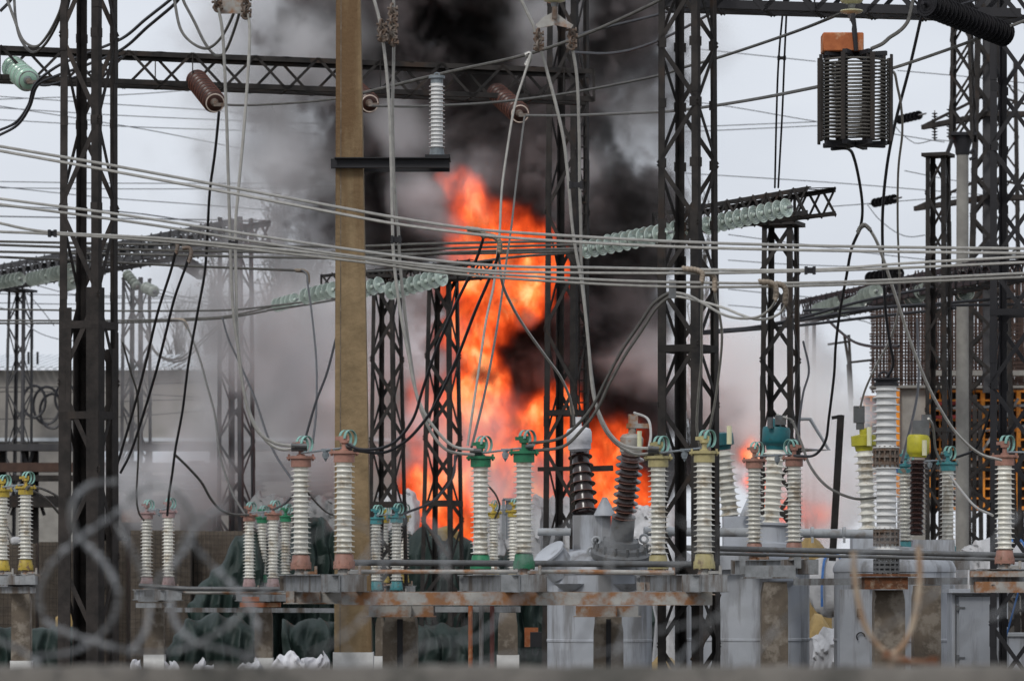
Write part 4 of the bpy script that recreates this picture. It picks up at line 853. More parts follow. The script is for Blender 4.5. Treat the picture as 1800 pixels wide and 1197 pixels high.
# right black bundle
G5 = 'black bundle running to the far gantry'
for pts, lab in (([(1236,582),(1334,574),(1411,562),(1534,542),(1668,532),(1810,520)], 'upper cable of the black bundle behind the slim mast'), ([(1236,586),(1334,578),(1420,570),(1540,556),(1680,541)], 'middle cable of the black bundle behind the slim mast'), ([(1250,584),(1340,572),(1420,555),(1520,528),(1640,505)], 'lower cable of the black bundle behind the slim mast'), ([(1455,562),(1480,585),(1505,602),(1540,609),(1580,608)], 'slack black cable sagging left of the rebar cage'), ([(1415,545),(1600,538),(1760,535),(1810,535)], 'straight dark cable along the gantry foot')):
    wire(lab, pts, .026, 'black_wire', 70, 66, 'dark_cable', group=G5)
# far lines
G6 = 'hair thin far overhead lines'
for k, (pts, lab) in enumerate((
    ([(-10,169),(210,184),(434,200),(520,228)], 'hair thin line high on the left, steepest one'), ([(-10,189),(211,203),(468,214),(560,217)], 'hair thin line high on the left, second from top'),
    ([(-10,210),(211,222),(468,231),(560,236)], 'hair thin line high on the left, third from top'), ([(-10,185),(211,220),(330,242),(501,278),(590,300)], 'hair thin line descending right on the left side'),
    ([(-10,175),(211,167),(340,158)], 'hair thin line rising right at the upper left'), ([(-10,319),(211,322),(501,322),(590,320)], 'hair thin line at mid height left, upper of two'),
    ([(-10,330),(211,332),(468,331),(590,326)], 'hair thin line at mid height left, lower of two'), ([(-10,327),(180,347),(330,358),(501,372),(590,384)], 'hair thin line sloping across the left sky'),
    ([(-10,380),(211,384),(508,388)], 'thin line above the far crossbeam, upper one'), ([(-10,362),(211,372),(360,392),(520,410)], 'thin line above the far crossbeam, sloping one'),
    ([(1190,82),(1233,87),(1434,108)], 'hair thin line behind the wire coil, top'), ([(1577,124),(1701,135),(1810,147)], 'hair thin line right of the wire coil'),
    ([(1190,224),(1267,221),(1437,214)], 'hair thin line left of the wire coil, upper level one'), ([(1190,232),(1267,229),(1437,221)], 'hair thin line left of the wire coil, lower level one'),
    ([(1190,176),(1280,187),(1437,214),(1660,250)], 'hair thin line descending behind the wire coil'), ([(1190,303),(1230,306),(1450,320),(1614,333),(1760,345)], 'hair thin line above the right crossarm'),
    ([(1457,363),(1500,360),(1535,357)], 'thin line to the lower black disc string'), ([(1574,354),(1640,349),(1700,346)], 'thin line right of the lower black disc string'),
    ([(1280,412),(1400,428),(1590,452),(1700,462)], 'hair thin line descending right behind the slim mast, upper'), ([(1280,457),(1400,465),(1560,470)], 'hair thin line behind the slim mast, nearly level'),
    ([(1280,508),(1400,520),(1560,534)], 'hair thin line behind the slim mast, low'), ([(1280,536),(1340,541),(1400,548)], 'hair thin line behind the slim mast, lowest'),
    ([(1525,360),(1545,385),(1575,408),(1600,416),(1626,413)], 'thin slack jumper below the lower black disc string'), ([(1568,212),(1580,230),(1600,247),(1615,252),(1643,246),(1670,248)], 'thin slack jumper below the upper black disc string'),
    ([(-10,516),(150,519),(400,523)], 'thin barbed line left, below the far crossbeam'), ([(-10,532),(150,534),(430,528)], 'thin barbed line left, just below the other'),
    ([(0,540),(20,548),(60,580),(100,595),(150,600)], 'thin slack line under the far left mast'), ([(35,500),(70,540),(95,572)], 'thin line slanting right from the far left mast'),
    ([(-10,681),(200,677),(420,668)], 'thin line across the rendered wall, topmost'), ([(-10,688),(200,690),(420,702)], 'thin line across the rendered wall, middle'), ([(-10,736),(200,733),(420,716)], 'thin line across the rendered wall, lowest'),
    ([(273,513),(330,530),(400,541),(520,556)], 'thin line leaving the dim string on the far mast'), ([(355,480),(390,490),(470,500),(590,515)], 'thin line leaving the dark silhouetted string'), ([(280,560),(350,540),(430,520),(520,500)], 'thin line rising right through the smoky mast'),
    ([(250,500),(320,520),(420,545),(500,565)], 'thin line falling right through the smoky mast'), ([(-10,470),(200,462),(430,465),(590,470)], 'thin line just under the far crossbeam'), ([(-10,478),(60,500),(150,520),(300,525)], 'thin sagging line at the far left'),
    ([(440,668),(500,700),(540,735)], 'short thin line slanting in the grey smoke'), ([(1440,545),(1500,560),(1540,575),(1600,640)], 'thin line falling from the black gantry'), ([(1700,100),(1760,140),(1810,170)], 'thin line crossing the right edge masts'),
    ([(1590,300),(1700,320),(1810,318)], 'thin line through the far pylon'), ([(1640,640),(1700,655),(1790,648)], 'thin line before the rebar at the right'), ([(1570,700),(1640,735),(1700,745),(1800,720)], 'thin sagging line before the formwork'),
    ([(217,705),(330,702),(430,706)], 'thin line on the rendered wall by the far mast'), ([(1490,851),(1450,853),(1380,848)], 'thin line at right before the pale smoke'))):
    wire(lab, pts, .0135 if k not in (8, 9) else .02, 'black_wire', 118, 116, 'overhead_line', 4, 5, group=G6)
# taped elbows, lugs, spacers
def elbow(label, pts, r, d, m='lug'):
    mb = MB().tube(spline([P(x_, y_, d) for x_, y_ in pts], 6), r, 10)
    for p in spline([P(x_, y_, d) for x_, y_ in pts], 3): mb.lathe([(r*1.12, -.012), (r*1.12, .012)], p, (1, 0, .4), 10)
    return solo('taped_elbow', mb, M[m], label, 'cable joint', 'taped elbows on the conductors')
elbow('taped elbow above the flames, left of the two', [(822,402),(846,406),(850,414)], .026, 36.5); elbow('taped elbow above the flames, right of the two', [(846,412),(868,416),(878,426),(878,442)], .026, 36.7)
elbow('taped elbow in front of the tall right mast, left one', [(1202,472),(1222,474),(1234,480),(1234,494)], .026, 36.3); elbow('taped elbow in front of the tall right mast, right one', [(1234,481),(1248,481),(1256,490),(1256,510)], .026, 36.4)
elbow('taped elbow before the slim mast, left branch', [(1336,495),(1356,497),(1364,506),(1363,526)], .026, 36.6); elbow('taped elbow before the slim mast, right branch', [(1352,500),(1372,500),(1381,510),(1380,533)], .028, 36.7)
elbow('pale elbow at the end of a thin conductor left of the column', [(520,475),(534,476),(541,482),(542,496)], .03, 59.5); elbow('pale elbow on the conductor above the fire', [(925,97),(931,95),(931,103),(925,115)], .028, 41.6, 'alu_lug')
elbow('grey clamp on the pale pair right of the thick mast, left', [(295,424),(307,424),(312,432),(310,444)], .026, 49.5, 'hardware'); elbow('grey clamp on the pale pair right of the thick mast, right', [(322,436),(333,436),(336,446),(332,460)], .026, 49.5, 'hardware')
elbow('pale elbow on the pale pair below the far crossbeam', [(300,562),(320,562),(326,568),(330,577)], .035, 78.5); elbow('taped joint where the coil cable splits', [(1508,408),(1513,399),(1521,396),(1530,404)], .022, 39.9, 'alu_dark')
elbow('pale lug above the white wrapped bushing', [(1004,712),(1007,728)], .028, 49.8, 'lug')
def spacer(label, px, py, d, wpx=16, hpx=9, rz=0): 
    mb = MB().box(P(px, py, d), (m_px(wpx, d), .05, m_px(hpx, d))).box(P(px-wpx*.42, py, d-.015), (m_px(5, d), .06, m_px(hpx*1.4, d))).box(P(px+wpx*.42, py, d-.015), (m_px(5, d), .06, m_px(hpx*1.4, d)))
    return solo('cable_spacer', mb, M['black_steel'], label, 'spacer', 'spacers on twin cables')
spacer('black spacer on the left twin dropper', 410, 429, 40.2, 14, 10); spacer('black spacer on the twin dropper right of the ochre column', 696, 421, 39.9, 16, 10); spacer('black spacer on the twin dropper before the dark mast', 1012, 325, 39.8, 22, 9)
spacer('black spacer on the middle pale pair at the right', 1424, 475, 36.3, 17, 10); spacer('dark spacer on the pale pair at the left', 92, 410, 36.2, 12, 9); spacer('small spacer on the thin vertical pair', 1374, 102, 50, 12, 5)
solo('cable_spacer', MB().box(P(1182, 508, 37.8), (m_px(12, 38), .06, m_px(32, 38))), M['greyd'], 'dark hanger plate where the slack loops leave the mast', 'spacer')
for px, py, px2, py2, d, lab in ((518,785,540,792,40.7,'black lugs at the near pink contact ring'),(832,794,846,800,40.7,'grey lugs at the green contact ring'),(1145,790,1158,797,40.7,'grey lugs at the olive contact ring'),(614,785,604,783,39.2,'black lugs at the right pink contact ring'),(932,786,920,786,39.2,'black lugs at the right green contact ring')):
    solo('cable_lug', MB().cyl(P(px-(6 if px2 > px else -6), py-3, d), P(px2, py-2, d), .024, n=8).cyl(P(px-(6 if px2 > px else -6), py+4, d+.05), P(px2, py+3, d+.05), .024, n=8), M['greyd'], lab, 'cable lug')
# ------------------------------------------------------------------ background, left: rendered hall, switchgear frames
d = 130; bl_ = thing('rendered_hall', 'long grey rendered hall with a frosted corrugated roof edge', 'building', (X(250, d), d, 0))
part('wall', MB().box((X(230, d), d+4, Zp(650, d)/2), (m_px(1060, d), 8, Zp(650, d))), M['plaster'], bl_)
mb = MB(); x0, x1 = X(-300, d), X(760, d); n = 150
for i in range(n):
    xa, xb = x0+(x1-x0)*i/n, x0+(x1-x0)*(i+1)/n; zz = .06 if i % 2 else 0
    za, zb = Zp(648, d)+zz, Zp(629, d)+.1+zz
    mb.add([(xa, d-.5, za), (xb, d-.5, za), (xb, d+9, zb+.5), (xa, d+9, zb+.5), (xa, d-.5, za-.05), (xb, d-.5, za-.05)], [(0,1,2,3), (4,5,1,0)])
part('roof', mb, M['roof'], bl_)
mb = MB()
for px in (50, 66, 245): mb.cyl(P(px, 640, d-.2), P(px, 618, d-.2), .04, n=6)
part('roof_rod', mb, M['black_steel'], bl_)
mb = MB().box((X(230, d), d-.03, Zp(772, d)), (m_px(1060, d), .08, .12)); part('plinth_band', mb, M['roof'], bl_)
for k, (px, py, r) in enumerate(((82, 712, 26), (92, 722, 24), (115, 700, 20), (60, 705, 22))):
    solo('coiled_cable', MB().tube([P(px+r*math.cos(a)*.9, py+r*math.sin(a)*1.25, d-.6-k*.1) for a in [2*math.pi*i/26*1.2 for i in range(31)]], .05, 5), M['black_wire'], 'slack cable coil on the rendered hall, ' + ('innermost', 'lowest', 'rightmost', 'leftmost')[k], 'cable coil')
for px, w_, y0, y1, d, m_, lab in ((30, 520, 950, 888, 108, 'greyconc', 'pale low concrete wall at the far left behind the switchgear'), (420, 560, 950, 886, 108, 'greyconc', 'pale low concrete wall behind the dark transformer frames')):
    solo('low_wall', MB().box((X(px, d), d, Zp(y1, d)/2), (m_px(w_, d), .4, Zp(y1, d))), M[m_], lab, 'wall')
# frames of the old switchgear
sw = thing('switchgear_frame', 'dark steel switchgear frame with long horizontal beams behind the near mast', 'steel frame', P(280, 1180, 96))
for y, h, m_ in ((786, 12, 'steel_far'), (821, 16, 'rebar'), (840, 10, 'steel'), (881, 20, 'steel')):
    part('beam', MB().box(P(255, y, 96), (m_px(700, 96), .5, m_px(h, 96))), M[m_], sw)
for px in (5, 45, 62, 200, 262, 375, 520, 548, 590):
    part('upright', MB().bar(P(px, 1180, 96.4), P(px, 778, 96.4), .16, .16), M['steel'], sw)
mb = MB()
for px, q in ((20, 40), (78, -40), (225, 40), (350, 30), (400, -30)): mb.bar(P(px, 905, 96.2), P(px+q, 788, 96.2), .08, .08)
part('diagonal', mb, M['steel_far'], sw)
for px, lab in ((230, 'dark ribbed transformer bushing pair beside the thick mast'), (345, 'dark ribbed apparatus in the middle of the old switchgear'), (440, 'dark ribbed apparatus right of the middle, veiled by smoke'), (560, 'dark ribbed apparatus behind the near pink insulators')):
    t = thing('old_apparatus', lab, 'transformer', P(px, 960, 93))
    mb = MB(); mb.lathe([(.05, 0), (.22, .1)] + [q for i in range(6) for q in ((.34-.02*i, .12+.11*i), (.42-.03*i, .15+.11*i), (.30-.02*i, .19+.11*i))] + [(.2, .85)], P(px, 872, 93), n=14)
    part('ribbed_body', mb, M['black_disc'], t)
    part('tank', MB().box(P(px, 915, 93), (m_px(52, 93), .8, m_px(58, 93))).box(P(px-8, 898, 92.9), (m_px(90, 93), .8, m_px(12, 93))), M['steel'], t)
t = thing('hanging_box', 'brown rusty box hanging below the switchgear beam', 'box', P(232, 905, 90)); part('body', MB().box(P(232, 905, 90), (m_px(34, 90), .4, m_px(24, 90))), M['rust'], t); part('bracket', MB().box(P(232, 892, 90), (m_px(40, 90), .45, .06)), M['steel'], t)
# slatted greenhouse-like sheet roof glint
mb = MB(); vs = [P(190, 830, 101), P(390, 812, 101), P(372, 786, 104), P(180, 790, 104)]; mb.add(vs, [(0,1,2,3)]); mb.add([v-Vector((0,0,.06)) for v in vs], [(3,2,1,0)])
solo('sheet_canopy', mb, M['roof'], 'frosted sheet canopy glinting between the switchgear beams', 'canopy')

# gabion baskets and tarpaulins
def mound(mb, x0, x1, tops, d, dep, folds=.12, seed=0, nx=56, nv=26, base=0.0):
    "draped heap: outline tops (list of photo rows) between photo columns x0..x1"
    g = random.Random(seed); ph = [(g.uniform(2, 9), g.uniform(0, 6), g.uniform(.3, 1)) for _ in range(7)]
    vs = []
    for i in range(nx+1):
        u = i/nx; f = u*(len(tops)-1); k = min(int(f), len(tops)-2); y = tops[k]+(tops[k+1]-tops[k])*(f-k)
        xx = X(x0+(x1-x0)*u, d); zt = Zp(y, d)
        for j in range(nv+1):
            v = j/nv; a = math.pi*v
            fo = sum(w*math.sin(u*(x1-x0)*.06*q*.5+p+3*v*q*.3) for q, p, w in ph)/3
            r = math.cos(a); z = base+(zt-base)*max(0, math.sin(a))**.38
            vs.append((xx+folds*.4*fo*math.sin(3*a), d-dep*r*(.75+.25*math.sin(a))-folds*fo*(1-.6*v), z+folds*.35*fo*math.sin(a)))
    fs = [(i*(nv+1)+j, (i+1)*(nv+1)+j, (i+1)*(nv+1)+j+1, i*(nv+1)+j+1) for i in range(nx) for j in range(nv)]
    mb.add(vs, fs, True); n = nv+1
    mb.add([vs[j] for j in range(n)], [tuple(range(n))]); mb.add([vs[nx*n+j] for j in range(n)], [tuple(range(n-1, -1, -1))])
    return mb
for px0, px1, y0, d, lab in ((-30, 70, 955, 80, 'brown fabric gabion basket at the left edge'), (72, 150, 952, 79, 'brown fabric gabion basket left of the thick mast'), (152, 228, 950, 79.5, 'brown fabric gabion basket behind the thick mast'), (232, 340, 932, 78, 'brown meshed gabion basket behind the brown capped disconnector'), (342, 432, 933, 78.5, 'brown meshed gabion basket beside the green tarpaulin')):
    t = thing('gabion_basket', lab, 'gabion', (X((px0+px1)/2, d), d, 0), 0, 'gabion baskets along the yard'); w_ = m_px(px1-px0, d)-.04; h = Zp(y0, d)
    g = random.Random(px0); mb = MB(); vs = []; nx, nz = 10, 14
    for fy in (0, 1):
        for i in range(nx+1):
            for j in range(nz+1):
                b = .07*math.sin(math.pi*((i*2.0/nx) % 1.0))*math.sin(math.pi*((j*3.0/nz) % 1.0))+g.uniform(-.015, .015)
                vs.append((X((px0+px1)/2, d)-w_/2+w_*i/nx, d+(-.45-b if not fy else .45+b), h*j/nz))
    N_ = (nx+1)*(nz+1); fs = []
    for i in range(nx):
        for j in range(nz):
            a = i*(nz+1)+j; fs.append((a, a+nz+1, a+nz+2, a+1)); fs.append((N_+a+1, N_+a+nz+2, N_+a+nz+1, N_+a))
    for i in range(nx): a = i*(nz+1)+nz; fs.append((a, a+nz+1, N_+a+nz+1, N_+a))
    for j in range(nz): fs.append((j, j+1, N_+j+1, N_+j)); a = nx*(nz+1)+j; fs.append((a+1, a, N_+a, N_+a+1))
    part('fabric', mb.add(vs, fs, False), M['gabion'], t)
    mb = MB()
    for i in range(13): xx = X((px0+px1)/2, d)-w_/2+w_*i/12; mb.bar((xx, d-.54, 0), (xx, d-.54, h), .008, .008)
    for j in range(20): mb.bar((X((px0+px1)/2, d)-w_/2, d-.55, h*j/19.5), (X((px0+px1)/2, d)+w_/2, d-.55, h*j/19.5), .008, .008)
    part('wire_mesh', mb, M['steel'], t)
for px0, px1, tops, d, dep, lab, s in (
    (-40, 130, [1100, 1098, 1103, 1099], 70, .6, 'low dark green netting at the left edge behind the post', 1),
    (335, 470, [1050, 1020, 985, 940, 930, 935], 74, .8, 'dark green tarpaulin heap draped beside the gabion', 2),
    (300, 450, [1120, 1090, 1075, 1085, 1100], 71, .7, 'low crumpled green tarpaulin under the far channel', 3),
    (470, 598, [1010, 960, 930, 905, 915, 940], 76, .9, 'dark green tarpaulin mound behind the near pink disconnector', 4),
    (500, 610, [1092, 1088, 1090, 1093], 69, .8, 'green tarpaulin covered block at the foot of the ochre column', 5),
    (655, 745, [960, 920, 935, 945], 80, .8, 'green tarpaulin mound under the left short mast', 6),
    (712, 830, [945, 925, 930, 938, 950], 77, .9, 'big rounded green tarpaulin bundle under the right short mast', 7),
    (700, 830, [1100, 1098, 1097, 1103], 70, .8, 'low green tarpaulin block before the big bundle', 8),
    (830, 965, [1020, 985, 965, 990, 1030], 76, .9, 'dark green tarpaulin between the green and grey equipment', 9),
    (1140, 1215, [1060, 1045, 1050, 1070], 70, .8, 'green tarpaulin strip beside the grey tank', 10)):
    mb = mound(MB(), px0, px1, tops, d, dep, .13, s, 84, 34)
    mb.v = [(x_+.03*math.sin(7*z_+3*x_+s), y_+.06*math.sin(11*x_+2.2*z_+s)+.04*math.sin(23*x_-5*z_)+.03*math.sin(17*z_+9*x_), z_+.035*math.sin(13*x_+4*y_+s)) for x_, y_, z_ in mb.v]
    solo('tarpaulin_heap', mb, M['tarp'], lab, 'tarpaulin', 'green tarpaulins over the barricades')
def heap(label, px0, px1, ytop, d, m='bag', seed=0, rough=10, dep=.8, cat='plastic sheet', name='crumpled_sheet', group='white wrapped bags before the fire'):
    g = random.Random(seed); n = 9; tops = [ytop+(14 if i in (0, n-1) else 0)+g.uniform(-rough, rough)*.5 for i in range(n)]
    mb = mound(MB(), px0, px1, tops, d, dep, .16, seed, 64, 30); out = []
    for x_, y_, z_ in mb.v:
        q = .05*math.sin(9*x_+5*z_+seed)+.035*math.sin(21*z_-13*x_)+.025*math.sin(37*x_+29*z_+2*y_); out.append((x_+q*.5, y_+q, z_+q*.45))
    mb.v = out; return solo(name, mb, M[m], label, cat, group)
def sack(label, px, py, wpx, hpx, d, m='bag', strap=True, seed=0, group='white bulk bags'):
    "plump bulk bag with straps: centre, size in photo pixels"
    c = P(px, py, d); rx, rz = m_px(wpx, d)/2, m_px(hpx, d)/2
    t = thing('bulk_bag', label, 'bulk bag', (c.x, d, c.z-rz), 0, group); g = random.Random(seed)
    mb = MB(); vs = []; n, k = 28, 16; ph = [(g.randint(2, 7), g.uniform(0, 6), g.uniform(.02, .06)) for _ in range(5)]
    for i in range(k+1):
        a = math.pi*i/k-math.pi/2
        for j in range(n):
            b = 2*math.pi*j/n; q = 1+sum(w*math.sin(f*b+p+2*a) for f, p, w in ph); e = .75
            cb, sb, ca, sa = math.cos(b), math.sin(b), math.cos(a), math.sin(a)
            vs.append((c.x+rx*abs(ca)**e*math.copysign(abs(cb)**.8, cb)*q, d+rx*.9*abs(ca)**e*math.copysign(abs(sb)**.8, sb)*q, c.z+rz*math.copysign(abs(sa)**e, sa)*q))
    mb.add(vs, [(i*n+j, i*n+(j+1) % n, (i+1)*n+(j+1) % n, (i+1)*n+j) for i in range(k) for j in range(n)], True)
    part('body', mb, M[m], t)
    if strap:
        mb = MB()
        for s in (-.5, .5): mb.tube(spline([(c.x+rx*s, d-rx*.95, c.z-rz*.7), (c.x+rx*s*1.02, d-rx*1.04, c.z), (c.x+rx*s*.8, d-rx*.75, c.z+rz*.85), (c.x+rx*s*.3, d-rx*.3, c.z+rz*1.2)], 5), .022, 5)
        part('strap', mb, M['blue'], t)
    return t
for k, a in enumerate((('small white sack beside the yellow left disconnector', 28, 950, 18, 14, 75, 'bag', False), ('white bulk bag above the sand heap right of the middle tank', 1462, 1030, 80, 100, 64, 'bag', True), ('pale bulk bag behind the cabinet at the right edge', 1785, 1000, 70, 90, 70, 'bag', True))):
    sack(*a, seed=k)
for k, a in enumerate((('grey woven sheet heap left of the pink near insulators', 438, 505, 868, 82, 'bagdark'), ('grey woven sheet heap between the pink near insulators', 535, 600, 875, 83, 'bagdark'),
    ('white wrapped heap behind the left short mast foot', 655, 735, 862, 82, 'bag'), ('white wrapped heap behind the green near disconnector', 838, 950, 885, 80.5, 'bag'), ('white wrapped heap behind the foot of the dark mast', 930, 1010, 872, 81, 'bag'),
    ('white wrapped heap right of the dark brown bushings', 1105, 1200, 888, 80, 'bag'), ('white wrapped strip between tank and olive disconnector', 1150, 1215, 955, 60, 'bag'), ('white wrapped heap low beneath the sand at right', 1425, 1505, 1105, 58.5, 'bag'), ('white wrapped heap behind the teal right insulator', 1690, 1745, 950, 66, 'bag'))):
    heap(*a, seed=60+k)
for k, (px, w_, tops, d, lab) in enumerate(((1445, 64, [1110, 1075, 1080, 1105, 1130], 60, 'ochre sand heap spilling between the bags at right'), (1430, 60, [960, 935, 950, 975], 66, 'ochre sand heap behind the grey duct'), (780, 56, [938, 927, 922, 934], 77, 'small ochre sand heap on the green bundle'), (1170, 60, [1165, 1150, 1155, 1170], 58, 'small ochre sand heap at the foot of the tall right mast'))):
    solo('sand_heap', mound(MB(), px-w_/2, px+w_/2, tops, d, .5, .06, 20+k, 30, 14, (0, 0, Zp(950, d), 0)[k]), M['sand'], lab, 'sand heap')
solo('sand_patch', mound(MB(), 100, 135, [1082, 1075, 1080], 69, .3, .04, 31, 16, 10, Zp(1100, 69)), M['sand'], 'small brown sand spill left of the thick mast', 'sand heap')
for k, (px, w_, yt, d, lab) in enumerate(((240, 26, 1160, 60, 'crumpled white sheet left of the left white footed post'), (300, 24, 1163, 60, 'crumpled white sheet right of the left white footed post'), (358, 34, 1162, 61, 'crumpled white sheet under the low green tarpaulin'), (440, 40, 1163, 60, 'crumpled white sheet left of the orange based post'), (510, 60, 1152, 58, 'crumpled white sheet with a peak left of the ochre column'), (555, 44, 1148, 58.5, 'crumpled white sheet touching the ochre column'))):
    g = random.Random(k); mb = mound(MB(), px-w_/2, px+w_/2, [yt+12]+[yt+g.uniform(-7, 8) for _ in range(7)]+[yt+12], d, .35, .05, 40+k, 48, 18)
    mb.v = [(x_+.03*math.sin(19*z_+9*x_), y_+.07*math.sin(17*x_+11*z_+k)+.04*math.sin(41*x_-23*z_), z_+.028*math.sin(19*x_+7*y_+k)+.014*math.sin(47*x_+13*y_)) for x_, y_, z_ in mb.v]
    solo('crumpled_sheet', mb, M['white_sheet'], lab, 'plastic sheet', 'white plastic sheets on the ground')
for k, (px, py, wd, hh) in enumerate(((893, 912, 22, 70),)):
    solo('sheet_board', MB().box(P(px-8, py, 74), (.06, .06, m_px(hh, 74))).box(P(px+4, py-hh/2, 74), (m_px(26, 74), .06, .05)).box(P(px+6, py, 74.05), (m_px(20, 74), .03, m_px(hh, 74))), M['pipe'], 'grey sheet board with a dark edge near the flames', 'board')

# trees in the haze
def poplar(label, px, ybot, ytop, d, spread, seed, leaf=0.0, n=60):
    g = random.Random(seed); b = P(px, ybot, d); h = Zp(ytop, d)-b.z; b.z = 0; H = Zp(ytop, d)
    t = thing('poplar_tree', label, 'tree', (b.x, d, 0), 0, 'trees beyond the hall'); mb = MB()
    mb.tube([b, b+Vector((.1, 0, H*.5)), b+Vector((-.05, 0, H*.97))], [.28, .18, .03], 7); part('trunk', mb, M['bark'], t)
    mb = MB(); lf = MB()
    for i in range(n):
        z = H*(.25+.72*g.random()); a = g.uniform(0, 6.28); L_ = (H-z)*.35+.8; o = Vector((math.cos(a), math.sin(a), 0))*spread*g.uniform(.4, 1)*(1.15-z/H)*1.6
        p0 = Vector((b.x, d, z)); p1 = p0+o*.7+Vector((0, 0, L_*.5)); p2 = p0+o+Vector((g.uniform(-.2, .2), 0, L_))
        mb.tube([p0, p1, p2], [.05, .03, .012], 4, False)
        for q in range(4):
            s = p1.lerp(p2, g.random()); e = s+Vector((g.uniform(-.6, .6), g.uniform(-.6, .6), g.uniform(.4, 1.3))); mb.tube([s, e], [.018, .008], 3, False)
            for _ in range(int(leaf)):
                c = s.lerp(e, g.random())+Vector((g.gauss(0, .22), g.gauss(0, .22), g.gauss(0, .25))); r = g.uniform(.03, .08)
                u = Vector((g.uniform(-1, 1), g.uniform(-1, 1), g.uniform(-1, 1))).normalized()*r; v = u.orthogonal().normalized()*r*.7
                lf.add([c-u, c+v, c+u, c-v], [(0,1,2,3)])
    part('branches', mb, M['bark'], t)
    if leaf: part('crown', lf, M['leaf'], t)
poplar('tall dark poplar veiled by smoke, left of the ochre column', 492, 900, 378, 150, 1.5, 1, 6, 110)
poplar('dense smoky poplar just left of the ochre column', 545, 900, 395, 155, 2.0, 2, 8, 110)
poplar('shorter poplar with ragged clumps before the smoky mast', 378, 900, 470, 152, 1.0, 3, 4, 70)
poplar('bare thin tree above the hall roof', 312, 900, 560, 145, 1.0, 4, 0, 60)
poplar('faint bare tree high behind the tall right mast', 1232, 900, 355, 170, 1.0, 5, 0, 50)
poplar('bare tree behind the rebar cage at the right edge', 1775, 900, 545, 160, 1.6, 6, 0, 70)

# ------------------------------------------------------------------ right: beige column, construction
d = 75; bc = thing('round_column', 'tall beige round concrete column with a dark steel collar', 'column', (X(1691, d), d, 0))
part('shaft', MB().cyl((X(1691, d), d, 0), (X(1692, d), d, Zp(272, d)), m_px(12.5, d), m_px(10.5, d), 24), M['greyconc'], bc)
part('collar', MB().lathe([(m_px(12, d), 0), (m_px(13, d), .05), (m_px(13, d), .12), (m_px(19, d), .32), (m_px(20, d), .38)], (X(1692, d), d, Zp(272, d)), n=20).box(P(1692, 237, d), (m_px(46, d), .5, .06)).tube(spline([P(1705, 270, d-.3), P(1712, 262, d-.3), P(1714, 275, d-.3), P(1704, 280, d-.3)], 5), .03, 6).tube([P(1674, 245, d-.2), P(1668, 262, d-.2), P(1662, 276, d-.2)], .04, 6), M['black_steel'], bc)
d = 94; cg = thing('rebar_cage', 'forest of rusty reinforcement bars above the formwork', 'rebar cage', P(1660, 690, d)); g = random.Random(4)
mb = MB()
for i in range(92):
    px = 1534+i*2.95+g.uniform(-1.2, 1.2); dd = d+g.uniform(-2.5, 2.5); yt = (495 if px < 1700 else 480)+g.uniform(-22, 22)
    mb.bar(P(px, 690, dd), P(px+g.uniform(-1, 1), yt, dd), .035, .035)
part('upright_bars', mb, M['rebar'], cg)['kind'] = 'stuff'
mb = MB()
for i in range(26):
    py = 548+i*5.4+g.uniform(-1, 1); a, b = (1532, 1800) if i > 3 else (1530, 1640+g.uniform(-20, 120)); dd = d-2.6+g.uniform(0, .3)
    mb.bar(P(a-g.uniform(0, 4), py, dd), P(b, py-g.uniform(-1, 2), dd), .04, .035)
part('cross_bars', mb, M['rebar'], cg)
d = 92; 
fw = thing('formwork_wall', 'orange framed formwork wall with dark plywood infill', 'formwork', (X(1715, d), d, 0))
part('plywood', MB().box(P(1722, 790, d+.15), (m_px(190, d), .05, m_px(216, d))), M['panel'], fw)
mb = MB()
for px in (1640, 1668, 1727, 1790, 1812): mb.box(P(px, 790, d-.03), (m_px(7.5, d), .14, m_px(216, d)))
for px in (1652, 1682, 1697, 1712, 1742, 1757, 1773): mb.box(P(px, 790, d), (m_px(2.4, d), .10, m_px(216, d)))
for k in range(13):
    py = 686+k*17.2; h = 6.5 if k % 4 == 0 else 3.2; mb.box(P(1722, py, d+.01), (m_px(184, d), .11, m_px(h, d)))
part('frame', mb, M['orange'], fw)
mb = MB()
for py in (709, 733, 757): mb.bar(P(1642, py, d-.3), P(1695+py % 30, py-2, d-.3), .08, .08)
part('red_brace', mb, M['redpaint'], fw)
mb = MB().bar(P(1640, 718, d-.4), P(1800, 712, d-.4), .06, .06); mb.bar(P(1660, 765, d-.4), P(1800, 748, d-.4), .05, .05); mb.bar(P(1700, 830, d-.5), P(1790, 700, d-.5), .06, .06)
part('waling', mb, M['galv'], fw)
f2 = thing('formwork_panel', 'narrow orange formwork panel left of the concrete pier', 'formwork', (X(1545, 93), 93, 0))
part('plywood', MB().box(P(1546, 770, 93.15), (m_px(58, 93), .05, m_px(150, 93))), M['panel'], f2)
mb = MB()
for px in (1519, 1531, 1546, 1561, 1575): mb.box(P(px, 770, 93), (m_px(3, 93), .12, m_px(150, 93)))
for py in range(697, 850, 15): mb.box(P(1546, py, 93.01), (m_px(58, 93), .11, m_px(2.6, 93)))
part('frame', mb, M['orange'], f2)
mb = MB()
for py, px in ((700, 1512), (716, 1508), (730, 1516)): mb.bar(P(px, py, 92.6), P(px+30, py+12, 92.6), .07, .07)
part('red_brace', mb, M['redpaint'], f2)
pr = thing('concrete_pier', 'smooth grey concrete pier between orange formwork posts', 'pier', (X(1606, 91), 91, 0))
part('shaft', MB().box((X(1606, 91), 91, Zp(678, 91)/2), (m_px(52, 91), .8, Zp(678, 91))), M['greyconc'], pr)
mb = MB()
for px in (1578, 1634): mb.box(P(px, 775, 90.5), (m_px(6, 91), .12, m_px(195, 91)))
part('edge_post', mb, M['orange'], pr)
